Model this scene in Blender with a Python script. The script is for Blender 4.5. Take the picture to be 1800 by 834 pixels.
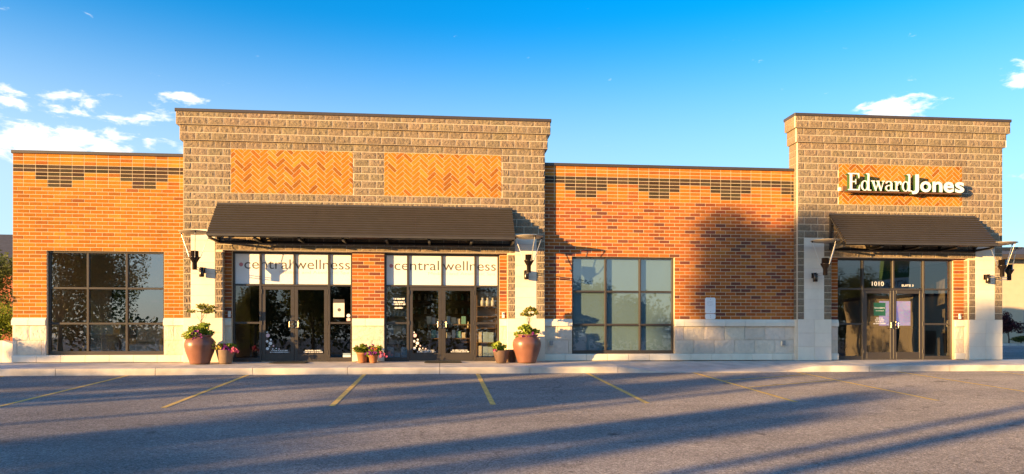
import bpy, math, random
from mathutils import Vector, Matrix
random.seed(7)
for o in list(bpy.data.objects): bpy.data.objects.remove(o, do_unlink=True)
SC = bpy.context.scene
COL = SC.collection
R = math.radians

# ------------------------------------------------------------------ camera
YAW = math.atan(125/1267.0)
cam_data = bpy.data.cameras.new('camera'); cam = bpy.data.objects.new('camera', cam_data); COL.objects.link(cam)
cam.location = (0, -20.18, 0.69); cam.rotation_euler = (R(90), 0, -YAW)
cam_data.sensor_width = 36; cam_data.sensor_fit = 'HORIZONTAL'; cam_data.lens = 36*1267/1800.0
cam_data.shift_y = (592-417)/1800.0; cam_data.clip_end = 3000; cam_data.clip_start = .05
SC.camera = cam
# ------------------------------------------------------------------ sun, sky, exposure
SUN_TAN = 1.8                      # light runs this far along the facade for each metre towards it
SUN_EL = R(5.9)
_t = math.hypot(1, SUN_TAN); LX, LY = SUN_TAN/_t, 1/_t      # horizontal travel direction of the light
sd = bpy.data.lights.new('sun', 'SUN'); sun = bpy.data.objects.new('sun', sd); COL.objects.link(sun)
sd.energy = 3.95; sd.angle = R(0.53); sd.color = (1.0, .61, .23)
sun.rotation_euler = Vector((LX*math.cos(SUN_EL), LY*math.cos(SUN_EL), -math.sin(SUN_EL))).to_track_quat('-Z', 'Y').to_euler()
sun.location = (-40, -22, 12)
SC.view_settings.view_transform = 'Standard'; SC.view_settings.look = 'None'
SC.view_settings.exposure = 2.05; SC.view_settings.gamma = 1
world = bpy.data.worlds.new('World'); SC.world = world; world.use_nodes = True
def build_world():
    nt = world.node_tree; N = nt.nodes; L = nt.links; N.clear()
    out = N.new('ShaderNodeOutputWorld'); bg = N.new('ShaderNodeBackground'); bg.inputs[1].default_value = .126
    sky = N.new('ShaderNodeTexSky'); sky.sky_type = 'NISHITA'; sky.sun_disc = False
    sky.sun_elevation = SUN_EL; sky.sun_rotation = math.atan2(-LX, -LY)
    sky.air_density = 1.0; sky.dust_density = 1.6; sky.ozone_density = 3.0; sky.altitude = 500
    hs = N.new('ShaderNodeHueSaturation'); hs.inputs['Saturation'].default_value = 1.30; hs.inputs['Value'].default_value = .98
    hs.inputs['Hue'].default_value = .5
    L.new(sky.outputs[0], hs.inputs['Color'])
    tc = N.new('ShaderNodeTexCoord'); sep = N.new('ShaderNodeSeparateXYZ'); L.new(tc.outputs['Generated'], sep.inputs[0])
    def M(op, a, b=None, clamp=False):
        m = N.new('ShaderNodeMath'); m.operation = op; m.use_clamp = clamp
        for i, v in enumerate((a, b)):
            if v is None: continue
            if hasattr(v, 'is_linked'): L.new(v, m.inputs[i])
            else: m.inputs[i].default_value = v
        return m.outputs[0]
    az = M('ARCTAN2', sep.outputs[0], sep.outputs[1]); el = M('ARCSINE', sep.outputs[2])
    comb = N.new('ShaderNodeCombineXYZ'); L.new(M('MULTIPLY', az, 1.0), comb.inputs[0]); L.new(M('MULTIPLY', el, 2.3), comb.inputs[1])
    nz = N.new('ShaderNodeTexNoise'); nz.inputs['Scale'].default_value = 24; nz.inputs['Detail'].default_value = 9; nz.inputs['Roughness'].default_value = .6
    nz.inputs['Distortion'].default_value = .25
    L.new(comb.outputs[0], nz.inputs['Vector'])
    # pale evening haze low in the sky, a little denser towards the sun
    sunw = M('ADD', M('MULTIPLY', sep.outputs[0], -LX), M('MULTIPLY', sep.outputs[1], -LY))
    hz = N.new('ShaderNodeMapRange'); hz.interpolation_type = 'SMOOTHSTEP'; L.new(el, hz.inputs[0]); hz.inputs[1].default_value = R(24); hz.inputs[2].default_value = R(10); hz.inputs[3].default_value = 0; hz.inputs[4].default_value = 1
    hzf = M('MULTIPLY', hz.outputs[0], M('ADD', M('MULTIPLY', M('ADD', sunw, 1.0), .17), .45))
    hmix = N.new('ShaderNodeMixRGB'); L.new(hzf, hmix.inputs[0]); L.new(hs.outputs[0], hmix.inputs[1]); hmix.inputs[2].default_value = (1.60, 1.95, 2.25, 1)
    total = None
    # banks of cumulus: (azimuth, elevation, half widths) in degrees
    for (a0, e0, wa, we, g) in ((-28.5, 12.6, 13.0, 1.9, 1.4), (-26, 15.2, 9, 1.0, .7), (-18.9, 16.7, 1.7, .55, .95), (33.6, 15.4, 2.9, 1.2, 1.7), (40.9, 16.6, 1.4, 1.1, .9), (42.0, 10.2, 2.5, .5, .75),
                                (75, 14, 20, 3.2, .9), (-80, 15, 22, 3.6, .9), (150, 13, 30, 3, .9), (-150, 16, 18, 3, .9)):
        dx = M('DIVIDE', M('SUBTRACT', az, R(a0)), R(wa)); dy = M('DIVIDE', M('SUBTRACT', el, R(e0)), R(we))
        q = M('SUBTRACT', 1.0, M('ADD', M('MULTIPLY', dx, dx), M('MULTIPLY', dy, dy)))
        q = M('MULTIPLY', M('MAXIMUM', q, -1.0), g)
        total = q if total is None else M('MAXIMUM', total, q)
    dens = M('ADD', M('MULTIPLY', M('SUBTRACT', nz.outputs[0], .54), 5.2), M('MULTIPLY', total, .85))
    mr = N.new('ShaderNodeMapRange'); mr.interpolation_type = 'SMOOTHSTEP'; L.new(dens, mr.inputs[0]); mr.inputs[1].default_value = .05; mr.inputs[2].default_value = 1.0
    mix = N.new('ShaderNodeMixRGB'); L.new(M('MULTIPLY', mr.outputs[0], .93), mix.inputs[0]); L.new(hmix.outputs[0], mix.inputs[1])
    # cloud white, a touch greyer where it is thick
    cc = N.new('ShaderNodeMixRGB'); mr2 = N.new('ShaderNodeMapRange'); L.new(dens, mr2.inputs[0]); mr2.inputs[1].default_value = .9; mr2.inputs[2].default_value = 1.7
    L.new(mr2.outputs[0], cc.inputs[0]); cc.inputs[1].default_value = (2.7, 2.62, 2.5, 1); cc.inputs[2].default_value = (2.2, 2.25, 2.35, 1)
    L.new(cc.outputs[0], mix.inputs[2])
    L.new(mix.outputs[0], bg.inputs[0]); L.new(bg.outputs[0], out.inputs[0])
build_world()

# ------------------------------------------------------------------ mesh helpers
class MB:
    def __init__(s): s.v = []; s.f = []; s.m = []; s.c = []; s.mi = 0; s.sm = []
    def add(s, vs, fs, smooth=False):
        b = len(s.v); s.v += [tuple(p) for p in vs]
        for f in fs: s.f.append(tuple(i+b for i in f)); s.m.append(s.mi); s.sm.append(smooth)
    def box(s, x0, x1, y0, y1, z0, z1):
        vs = [(x0,y0,z0),(x1,y0,z0),(x1,y1,z0),(x0,y1,z0),(x0,y0,z1),(x1,y0,z1),(x1,y1,z1),(x0,y1,z1)]
        s.add(vs, [(0,3,2,1),(4,5,6,7),(0,1,5,4),(1,2,6,5),(2,3,7,6),(3,0,4,7)]); return s
    def cbox(s, x0, x1, y0, y1, z0, z1, c=.004):
        """box with chamfered front edges (front = -y) and top edges"""
        f = [(x0+c,y0,z0+c),(x1-c,y0,z0+c),(x1-c,y0,z1-c),(x0+c,y0,z1-c)]
        g = [(x0,y0+c,z0),(x1,y0+c,z0),(x1,y0+c,z1),(x0,y0+c,z1)]
        h = [(x0,y1,z0),(x1,y1,z0),(x1,y1,z1),(x0,y1,z1)]
        fs = [(0,1,2,3)]
        for i in range(4):
            j = (i+1) % 4; fs.append((i, i+4, j+4, j)); fs.append((i+4, i+8, j+8, j+4))
        fs.append((11,10,9,8)); s.add(f+g+h, fs); return s
    def tube(s, p, q, r, n=10, r2=None, cap=True, smooth=True):
        p = Vector(p); q = Vector(q); r2 = r if r2 is None else r2
        d = (q-p).normalized(); a = d.orthogonal().normalized(); b = d.cross(a)
        vs = []
        for c, rr in ((p, r), (q, r2)):
            for i in range(n):
                t = 2*math.pi*i/n; vs.append(c + a*math.cos(t)*rr + b*math.sin(t)*rr)
        s.add(vs, [(i, (i+1) % n, n+(i+1) % n, n+i) for i in range(n)], smooth)
        if cap: s.add(vs, [tuple(range(n-1, -1, -1)), tuple(range(n, 2*n))])
        return s
    def lathe(s, prof, c=(0,0,0), n=32, smooth=True):
        vs = []
        for (r, z) in prof:
            for i in range(n):
                t = 2*math.pi*i/n; vs.append((c[0]+r*math.cos(t), c[1]+r*math.sin(t), c[2]+z))
        fs = []
        for k in range(len(prof)-1):
            for i in range(n): fs.append((k*n+i, k*n+(i+1) % n, (k+1)*n+(i+1) % n, (k+1)*n+i))
        s.add(vs, fs, smooth); return s
    def prism_xz(s, poly, y0, y1, c=.0):
        """polygon in x,z extruded from y0 (front) to y1"""
        n = len(poly)
        a = sum(poly[i][0]*poly[(i+1) % n][1]-poly[(i+1) % n][0]*poly[i][1] for i in range(n))
        if a < 0: poly = poly[::-1]
        vs = [(x, y0, z) for x, z in poly]+[(x, y1, z) for x, z in poly]
        fs = [tuple(range(n)), tuple(range(2*n-1, n-1, -1))]
        for i in range(n): j = (i+1) % n; fs.append((i, i+n, j+n, j))
        s.add(vs, fs); return s
    def mesh(s, name):
        me = bpy.data.meshes.new(name); me.from_pydata(s.v, [], s.f); 
        me.polygons.foreach_set('material_index', s.m); me.polygons.foreach_set('use_smooth', s.sm); me.update(); return me
    def build(s, name, mat, parent=None, loc=None):
        return obj(name, s.mesh(name), mat, parent, loc)
def obj(name, me, mat, parent=None, loc=None):
    o = bpy.data.objects.new(name, me); COL.objects.link(o)
    if mat is not None:
        mats = mat if isinstance(mat, (list, tuple)) else [mat]
        if len(me.materials) == 0:
            for m in mats: me.materials.append(m)
    if parent: o.parent = parent
    if loc: o.location = loc
    return o
def tag(o, label, cat, group=None):
    o['label'] = label; o['category'] = cat
    if group: o['group'] = group
    return o
def thing(name, label, cat, loc=(0,0,0), group=None):
    o = bpy.data.objects.new(name, None); COL.objects.link(o); o.location = loc; o.empty_display_size = .2
    return tag(o, label, cat, group)
def struct(o): o['kind'] = 'structure'; return o
def copy_tree(o, parent=None):
    c = o.copy(); COL.objects.link(c); c.parent = parent
    for ch in o.children: copy_tree(ch, c)
    return c

# ------------------------------------------------------------------ materials
def nodemat(name):
    m = bpy.data.materials.new(name); m.use_nodes = True; nt = m.node_tree
    return m, nt, nt.nodes['Principled BSDF']
def setp(p, **k):
    names = dict(rough='Roughness', metal='Metallic', spec='Specular IOR Level', col='Base Color', coat='Coat Weight', emis='Emission Color', emstr='Emission Strength')
    for a, v in k.items(): p.inputs[names[a]].default_value = v
def simple(name, col, rough=.6, metal=0, spec=.5, noise=0, nscale=20, bump=0, bscale=60, detail=6):
    m, nt, p = nodemat(name); c = (*col, 1); setp(p, col=c, rough=rough, metal=metal, spec=spec)
    N, L = nt.nodes, nt.links
    if noise or bump: tc = N.new('ShaderNodeTexCoord')
    if noise:
        t = N.new('ShaderNodeTexNoise'); t.inputs['Scale'].default_value = nscale; t.inputs['Detail'].default_value = detail; L.new(tc.outputs['Object'], t.inputs['Vector'])
        r = N.new('ShaderNodeMapRange'); L.new(t.outputs[0], r.inputs[0]); r.inputs[1].default_value = .25; r.inputs[2].default_value = .75; r.inputs[3].default_value = 1-noise; r.inputs[4].default_value = 1+noise
        v = N.new('ShaderNodeVectorMath'); v.operation = 'SCALE'; v.inputs[0].default_value = col; L.new(r.outputs[0], v.inputs['Scale']); L.new(v.outputs[0], p.inputs['Base Color'])
    if bump:
        t = N.new('ShaderNodeTexNoise'); t.inputs['Scale'].default_value = bscale; t.inputs['Detail'].default_value = 8; t.inputs['Roughness'].default_value = .65; L.new(tc.outputs['Object'], t.inputs['Vector'])
        b = N.new('ShaderNodeBump'); b.inputs['Strength'].default_value = 1; b.inputs['Distance'].default_value = bump; L.new(t.outputs[0], b.inputs['Height']); L.new(b.outputs[0], p.inputs['Normal'])
    return m
def varied(name, src, rough, bump, bscale, mottle=.12, mscale=14, speck=0, spec=.35, streak=False):
    """piece material: base colour per piece (object colour or colour attribute), grain on world position"""
    m, nt, p = nodemat(name); N, L = nt.nodes, nt.links; setp(p, rough=rough, spec=spec)
    if src == 'obj': c = N.new('ShaderNodeObjectInfo').outputs['Color']
    else:
        at = N.new('ShaderNodeAttribute'); at.attribute_name = 'Col'; c = at.outputs['Color']
    g = N.new('ShaderNodeNewGeometry')
    mp = N.new('ShaderNodeMapping'); L.new(g.outputs['Position'], mp.inputs['Vector'])
    if streak: mp.inputs['Scale'].default_value = (3.5, 1, .6)
    t = N.new('ShaderNodeTexNoise'); t.inputs['Scale'].default_value = mscale; t.inputs['Detail'].default_value = 7; t.inputs['Roughness'].default_value = .62; L.new(mp.outputs[0], t.inputs['Vector'])
    r = N.new('ShaderNodeMapRange'); L.new(t.outputs[0], r.inputs[0]); r.inputs[1].default_value = .25; r.inputs[2].default_value = .75; r.inputs[3].default_value = 1-mottle; r.inputs[4].default_value = 1+mottle
    v = N.new('ShaderNodeVectorMath'); v.operation = 'SCALE'; L.new(c, v.inputs[0]); L.new(r.outputs[0], v.inputs['Scale'])
    # slow weathering over the whole wall
    tw = N.new('ShaderNodeTexNoise'); tw.inputs['Scale'].default_value = .55; tw.inputs['Detail'].default_value = 4; mw = N.new('ShaderNodeMapping'); mw.inputs['Scale'].default_value = (1.6, 1, .6); L.new(g.outputs['Position'], mw.inputs['Vector']); L.new(mw.outputs[0], tw.inputs['Vector'])
    rw_ = N.new('ShaderNodeMapRange'); L.new(tw.outputs[0], rw_.inputs[0]); rw_.inputs[1].default_value = .3; rw_.inputs[2].default_value = .7; rw_.inputs[3].default_value = .88; rw_.inputs[4].default_value = 1.10
    vw = N.new('ShaderNodeVectorMath'); vw.operation = 'SCALE'; L.new(v.outputs[0], vw.inputs[0]); L.new(rw_.outputs[0], vw.inputs['Scale'])
    last = vw.outputs[0]
    if speck:
        t2 = N.new('ShaderNodeTexNoise'); t2.inputs['Scale'].default_value = 70; t2.inputs['Detail'].default_value = 3; L.new(g.outputs['Position'], t2.inputs['Vector'])
        r2 = N.new('ShaderNodeMapRange'); L.new(t2.outputs[0], r2.inputs[0]); r2.inputs[1].default_value = .3; r2.inputs[2].default_value = .7; r2.inputs[3].default_value = 1-speck; r2.inputs[4].default_value = 1+speck
        v2 = N.new('ShaderNodeVectorMath'); v2.operation = 'SCALE'; L.new(last, v2.inputs[0]); L.new(r2.outputs[0], v2.inputs['Scale']); last = v2.outputs[0]
    L.new(last, p.inputs['Base Color'])
    t3 = N.new('ShaderNodeTexNoise'); t3.inputs['Scale'].default_value = bscale; t3.inputs['Detail'].default_value = 8; t3.inputs['Roughness'].default_value = .6; L.new(g.outputs['Position'], t3.inputs['Vector'])
    b = N.new('ShaderNodeBump'); b.inputs['Strength'].default_value = 1; b.inputs['Distance'].default_value = bump; L.new(t3.outputs[0], b.inputs['Height']); L.new(b.outputs[0], p.inputs['Normal'])
    return m
def pairmat(name, **k): return varied(name, 'obj', **k), varied(name+'_joined', 'attr', **k)
M_BRICK = pairmat('clay_brick', rough=.85, bump=.0016, bscale=90, mottle=.16, mscale=10, spec=.12)
M_BLOCK = pairmat('split_face_block', rough=.92, bump=.018, bscale=30, mottle=.26, mscale=20, speck=.16, spec=.2)
M_STONE = pairmat('rock_face_limestone', rough=.9, bump=.020, bscale=11, mottle=.10, mscale=9, spec=.2)
M_SMOOTH = pairmat('smooth_limestone', rough=.85, bump=.0006, bscale=120, mottle=.05, mscale=5, spec=.25)
M_MORTAR = simple('mortar', (.58, .46, .30), .95, noise=.12, nscale=30, bump=.002, bscale=80)
M_MORTAR_GREY = simple('mortar_grey', (.66, .56, .41), .95, noise=.12, nscale=30, bump=.002, bscale=80)
M_CAP = simple('bronze_coping', (.055, .043, .035), .42, 0, noise=.10, nscale=3, bump=.0006, bscale=4)
M_BRONZE = simple('bronze_aluminium', (.048, .041, .036), .38, .1, noise=.08, nscale=6)
M_AWN = simple('awning_metal', (.050, .044, .039), .45, .1, noise=.10, nscale=4, bump=.0004, bscale=5)
M_DARK = simple('dark_metal', (.03, .027, .025), .35, .6, noise=.1, nscale=8)
M_SCONCE = simple('bronze_lamp_metal', (.06, .047, .038), .22, .85, noise=.1, nscale=8)
M_ROD = simple('brushed_steel', (.72, .70, .66), .3, 1.0, noise=.06, nscale=30)
M_DISC = simple('reflector_disc', (.42, .36, .28), .5, .1, noise=.06, nscale=5)
M_STEEL = simple('door_handle_steel', (.6, .52, .40), .25, 1.0, noise=.05, nscale=20)
M_WHITE = simple('white_plastic', (.78, .78, .76), .4, noise=.04, nscale=10)
M_FILM = simple('white_window_film', (.80, .79, .76), .5, noise=.02, nscale=3)
M_TXT = simple('lettering_grey', (.10, .085, .075), .6)
M_TXT_PEACH = simple('lettering_peach', (.78, .62, .50), .6)
M_TXT_WHITE = simple('lettering_white', (.80, .79, .75), .6)
M_PINK = simple('dot_rose', (.55, .20, .21), .6)
M_PINKL = simple('dot_pale_rose', (.75, .50, .50), .6)
M_SIGNW = simple('sign_face_acrylic', (.86, .86, .84), .35, noise=.02, nscale=5)
M_SIGNG = simple('sign_return_green', (.035, .10, .04), .4)
M_RACE = simple('sign_raceway', (.16, .075, .035), .5, noise=.1, nscale=6)
M_CONC = simple('concrete_walk', (.55, .49, .42), .9, noise=.26, nscale=2.6, bump=.0015, bscale=90)
M_TERRA = simple('glazed_terracotta', (.20, .085, .055), .34, noise=.22, nscale=5, bump=.002, bscale=14)
M_TERRA2 = simple('plain_terracotta', (.34, .135, .055), .8, noise=.12, nscale=9)
M_POTB = simple('brown_clay_pot', (.12, .070, .048), .5, noise=.2, nscale=7)
M_POTT = simple('tan_stone_pot', (.21, .135, .085), .6, noise=.18, nscale=8, bump=.001, bscale=30)
M_SOIL = simple('potting_soil', (.035, .022, .014), 1, noise=.3, nscale=40, bump=.004, bscale=60)
M_YEL = simple('stripe_yellow', (.72, .45, .115), .85, noise=.38, nscale=14)
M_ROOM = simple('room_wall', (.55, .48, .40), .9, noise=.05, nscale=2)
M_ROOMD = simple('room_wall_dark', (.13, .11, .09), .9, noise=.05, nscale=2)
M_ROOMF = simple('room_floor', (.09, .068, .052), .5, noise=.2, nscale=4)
M_MAT = simple('rubber_mat', (.018, .018, .018), .9, noise=.2, nscale=30, bump=.003, bscale=120)
M_WOOD = simple('shelf_wood', (.17, .105, .06), .6, noise=.2, nscale=6)
M_BARK = simple('bark', (.09, .065, .045), .95, noise=.35, nscale=9, bump=.02, bscale=12)
M_SHADE = simple('roller_shade', (.20, .27, .285), .85, noise=.03, nscale=2)
M_GREENP = simple('green_sign_panel', (.02, .12, .065), .5)
M_ROOFD = simple('roof_shingle', (.055, .055, .065), .9, noise=.25, nscale=5, bump=.01, bscale=20)
M_HOUSEB = simple('house_beige', (.55, .45, .32), .9, noise=.06, nscale=2, bump=.003, bscale=40)
M_BLUEBOX = simple('blue_grey_steel', (.22, .30, .38), .5, noise=.06, nscale=4)
M_PAPER = simple('paper', (.70, .66, .55), .8, noise=.05, nscale=12)
M_GRASS = simple('lawn', (.06, .09, .025), 1, noise=.4, nscale=5, bump=.02, bscale=30)
def leafmat(name, col, col2=None, trans=.35):
    m, nt, p = nodemat(name); N, L = nt.nodes, nt.links; N.remove(p); out = N['Material Output']
    g = N.new('ShaderNodeNewGeometry'); cr = N.new('ShaderNodeValToRGB'); L.new(g.outputs['Random Per Island'], cr.inputs[0])
    col2 = col2 or tuple(c*.45 for c in col)
    cr.color_ramp.elements[0].color = (*col2, 1); cr.color_ramp.elements[1].color = (*col, 1)
    d = N.new('ShaderNodeBsdfPrincipled'); d.inputs['Roughness'].default_value = .55; d.inputs['Specular IOR Level'].default_value = .3; L.new(cr.outputs[0], d.inputs['Base Color'])
    t = N.new('ShaderNodeBsdfTranslucent'); L.new(cr.outputs[0], t.inputs[0])
    mx = N.new('ShaderNodeMixShader'); mx.inputs[0].default_value = trans; L.new(d.outputs[0], mx.inputs[1]); L.new(t.outputs[0], mx.inputs[2]); L.new(mx.outputs[0], out.inputs[0])
    return m
L_TREE = leafmat('leaf_green', (.15, .18, .05), None, .5); L_DARK = leafmat('leaf_dark', (.035, .06, .018)); L_LIME = leafmat('leaf_lime', (.26, .30, .03), (.10, .15, .02))
L_TOPI = leafmat('leaf_topiary', (.36, .34, .07), (.12, .14, .03)); L_RED = leafmat('leaf_barberry', (.10, .022, .028), (.03, .01, .015))
L_PURP = leafmat('petal_purple', (.26, .025, .24), (.12, .01, .12)); L_PINK = leafmat('petal_pink', (.55, .12, .22), (.42, .06, .14)); L_YELP = leafmat('petal_yellow', (.65, .50, .06), (.55, .36, .04))
L_GRN = leafmat('leaf_bedding', (.42, .48, .06), (.14, .22, .03)); L_ORAN = leafmat('petal_orange', (.60, .22, .03), (.5, .12, .02))
def glassmat(name, refl=.16, tint=(.72, .74, .72), rough=0.0, wave=0):
    m, nt, p = nodemat(name); N, L = nt.nodes, nt.links; N.remove(p); out = N['Material Output']
    tr = N.new('ShaderNodeBsdfTransparent'); tr.inputs[0].default_value = (*tint, 1)
    gl = N.new('ShaderNodeBsdfGlossy'); gl.inputs['Roughness'].default_value = rough; gl.inputs['Color'].default_value = (.95, .97, 1, 1)
    if wave:
        tc = N.new('ShaderNodeTexCoord'); nz = N.new('ShaderNodeTexNoise'); nz.inputs['Scale'].default_value = 1.1; nz.inputs['Detail'].default_value = 0; L.new(tc.outputs['Object'], nz.inputs['Vector'])
        b = N.new('ShaderNodeBump'); b.inputs['Strength'].default_value = 1; b.inputs['Distance'].default_value = wave; L.new(nz.outputs[0], b.inputs['Height']); L.new(b.outputs[0], gl.inputs['Normal'])
    fr = N.new('ShaderNodeFresnel'); fr.inputs[0].default_value = 1.5
    a = N.new('ShaderNodeMath'); a.operation = 'ADD'; a.use_clamp = True; L.new(fr.outputs[0], a.inputs[0]); a.inputs[1].default_value = refl
    ge = N.new('ShaderNodeNewGeometry'); inv = N.new('ShaderNodeMath'); inv.operation = 'SUBTRACT'; inv.inputs[0].default_value = 1; L.new(ge.outputs['Backfacing'], inv.inputs[1])
    ff = N.new('ShaderNodeMath'); ff.operation = 'MULTIPLY'; L.new(a.outputs[0], ff.inputs[0]); L.new(inv.outputs[0], ff.inputs[1]); a = ff
    mx = N.new('ShaderNodeMixShader'); L.new(a.outputs[0], mx.inputs[0]); L.new(tr.outputs[0], mx.inputs[1]); L.new(gl.outputs[0], mx.inputs[2]); L.new(mx.outputs[0], out.inputs[0])
    return m
M_GLASS = glassmat('window_glass', .20, (.86, .87, .85), wave=.002); M_GLASS_D = glassmat('door_glass', .07, (.86, .86, .84), wave=.002); M_GLASS_S = glassmat('shaded_window_glass', .11, (.86, .9, .92), wave=.0015)
def asphalt():
    m, nt, p = nodemat('asphalt'); N, L = nt.nodes, nt.links; setp(p, rough=.88, spec=.3)
    g = N.new('ShaderNodeNewGeometry')
    def nz(sc, d, ro=.6):
        t = N.new('ShaderNodeTexNoise'); t.inputs['Scale'].default_value = sc; t.inputs['Detail'].default_value = d; t.inputs['Roughness'].default_value = ro; L.new(g.outputs['Position'], t.inputs['Vector']); return t.outputs[0]
    def mr(x, a, b, c, d):
        r = N.new('ShaderNodeMapRange'); L.new(x, r.inputs[0])
        for i, v in enumerate((a, b, c, d)): r.inputs[i+1].default_value = v
        return r.outputs[0]
    def mul(x, y):
        q = N.new('ShaderNodeMath'); q.operation = 'MULTIPLY'; L.new(x, q.inputs[0]); L.new(y, q.inputs[1]); return q.outputs[0]
    vo = N.new('ShaderNodeTexVoronoi'); vo.inputs['Scale'].default_value = 70; L.new(g.outputs['Position'], vo.inputs['Vector'])
    sepc = N.new('ShaderNodeSeparateColor'); L.new(vo.outputs['Color'], sepc.inputs[0])
    stone = mr(sepc.outputs[0], 0, 1, .55, 1.5)
    fac = mul(mul(mul(mr(nz(.35, 5), .3, .7, .82, 1.16), stone), mr(nz(22, 6, .75), .3, .7, .62, 1.38)), mr(nz(6, 5, .7), .3, .7, .86, 1.14))
    v = N.new('ShaderNodeVectorMath'); v.operation = 'SCALE'; v.inputs[0].default_value = (.295, .266, .255); L.new(fac, v.inputs['Scale'])
    # oil drips where cars stand, faint lane wear, hairline cracks
    st = mul(mr(nz(1.7, 3), .655, .72, 1, .55), mr(nz(5.5, 2), .70, .76, 1, .6))
    mp2 = N.new('ShaderNodeMapping'); mp2.inputs['Scale'].default_value = (.05, .9, 1); L.new(g.outputs['Position'], mp2.inputs['Vector'])
    lw = N.new('ShaderNodeTexNoise'); lw.inputs['Scale'].default_value = 1.2; lw.inputs['Detail'].default_value = 4; L.new(mp2.outputs[0], lw.inputs['Vector'])
    dw = N.new('ShaderNodeTexNoise'); dw.inputs['Scale'].default_value = 1.3; dw.inputs['Detail'].default_value = 5; L.new(g.outputs['Position'], dw.inputs['Vector'])
    av = N.new('ShaderNodeVectorMath'); av.operation = 'MULTIPLY_ADD'; L.new(dw.outputs['Color'], av.inputs[0]); av.inputs[1].default_value = (.9, .9, 0); L.new(g.outputs['Position'], av.inputs[2])
    ck = N.new('ShaderNodeTexVoronoi'); ck.feature = 'DISTANCE_TO_EDGE'; ck.inputs['Scale'].default_value = .17; L.new(av.outputs[0], ck.inputs['Vector'])
    crack = mr(ck.outputs['Distance'], .0010, .0030, .68, 1)
    st = mul(mul(st, mr(lw.outputs[0], .35, .65, .9, 1.08)), crack)
    sc = N.new('ShaderNodeVectorMath'); sc.operation = 'SCALE'; L.new(v.outputs[0], sc.inputs[0]); L.new(st, sc.inputs['Scale'])
    L.new(sc.outputs[0], p.inputs['Base Color'])
    b = N.new('ShaderNodeBump'); b.inputs['Strength'].default_value = 1; b.inputs['Distance'].default_value = .018
    p.inputs['Diffuse Roughness'].default_value = 1.0
    ad = N.new('ShaderNodeMath'); ad.operation = 'ADD'; L.new(vo.outputs['Distance'], ad.inputs[0]); L.new(nz(60, 6, .7), ad.inputs[1]); L.new(ad.outputs[0], b.inputs['Height']); L.new(b.outputs[0], p.inputs['Normal'])
    return m
M_ASPH = asphalt()

# ------------------------------------------------------------------ setting: lot, walk, stripes
def lot_z(y): return -.245 if y >= -2 else (-.245-.05*(-2-y) if y > -32 else -1.745)
def make_ground():
    xs = [-900, -300, -120, -60, -30, -15, 0, 15, 30, 60, 120, 300, 900]; ys = [-900, -300, -120, -60, -32, -26, -20, -14, -8, -2, 0, 60, 200, 900]
    mb = MB(); vs = [(x, y, lot_z(y)) for y in ys for x in xs]; n = len(xs)
    mb.add(vs, [(j*n+i, j*n+i+1, (j+1)*n+i+1, (j+1)*n+i) for j in range(len(ys)-1) for i in range(n-1)])
    struct(mb.build('parking_lot', M_ASPH))
make_ground()
def edge_drop(x):            # 1 = full kerb, 0 = flush ramp
    if x <= 4.6 or x >= 9.96: return 1.0
    if x < 5.7: return 1-(x-4.6)/1.1
    if x > 8.86: return (x-8.86)/1.1
    return 0.0
def make_walk():
    root = struct(thing_plain('sidewalk'))
    k0 = -9
    for k in range(-9, 13):
        x0 = -.03+2.28*k+.006; x1 = x0+2.28-.012
        nx = 12; ys = [-2.0, -1.97, -1.4, -.8, -.3, .3]
        xs = [x0+(x1-x0)*i/nx for i in range(nx+1)]
        def z(x, y):
            e = edge_drop(x); ze = -.075*e-.232*(1-e); t = min(1, max(0, (y+2.0)/1.6)); t2 = min(1, max(0, (y+2.0)/1.9))
            zz = ze+(0-ze)*(t2 if e < 1 else t2)
            if y <= -1.995: zz -= .014*e
            return zz
        mb = MB(); n = nx+1
        vs = [(x, y, z(x, y)) for y in ys for x in xs]
        mb.add(vs, [(j*n+i, j*n+i+1, (j+1)*n+i+1, (j+1)*n+i) for j in range(len(ys)-1) for i in range(nx)])
        vs = [(x, -2.0, z(x, -2.0)) for x in xs]+[(x, -2.015, -.5) for x in xs]
        mb.add(vs, [(n+i, n+i+1, i+1, i) for i in range(nx)])
        for x, rev in ((x0, 0), (x1, 1)):
            vs = [(x, y, z(x, y)) for y in ys]+[(x, .3, -.5), (x, -2.0, -.5)]
            f = tuple(range(len(vs))); mb.add(vs, [f if rev else f[::-1]])
        mb.build('walk_slab', M_CONC, root)
    MB().box(-22, 30, -1.9, .28, -.5, -.30).build('joint_bed', M_SOIL, root)
def thing_plain(name):
    o = bpy.data.objects.new(name, None); COL.objects.link(o); return o
make_walk()
def stripe(p, q, w=.1, lift=.004):
    d = Vector((q[0]-p[0], q[1]-p[1], 0)).normalized(); nrm = Vector((-d.y, d.x, 0))*w/2
    n = 8; vs = []
    for i in range(n+1):
        t = i/n; x = p[0]+(q[0]-p[0])*t; y = p[1]+(q[1]-p[1])*t
        for s in (1, -1): vs.append((x+nrm.x*s, y+nrm.y*s, lot_z(y+nrm.y*s)+lift))
    mb = MB(); mb.add(vs, [(2*i, 2*i+1, 2*i+3, 2*i+2) for i in range(n)]); return mb
paint = struct(thing_plain('parking_markings'))
for k in range(-5, 8):
    x = .92+2.8*k; stripe((x, -2.06), (x, -7.45)).build('stall_stripe', M_YEL, paint)
for y0 in (-3.9, -5.2): stripe((6.62, y0), (9.2, y0+1.2), .07, .004).build('hatch_stripe', M_YEL, paint)

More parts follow.
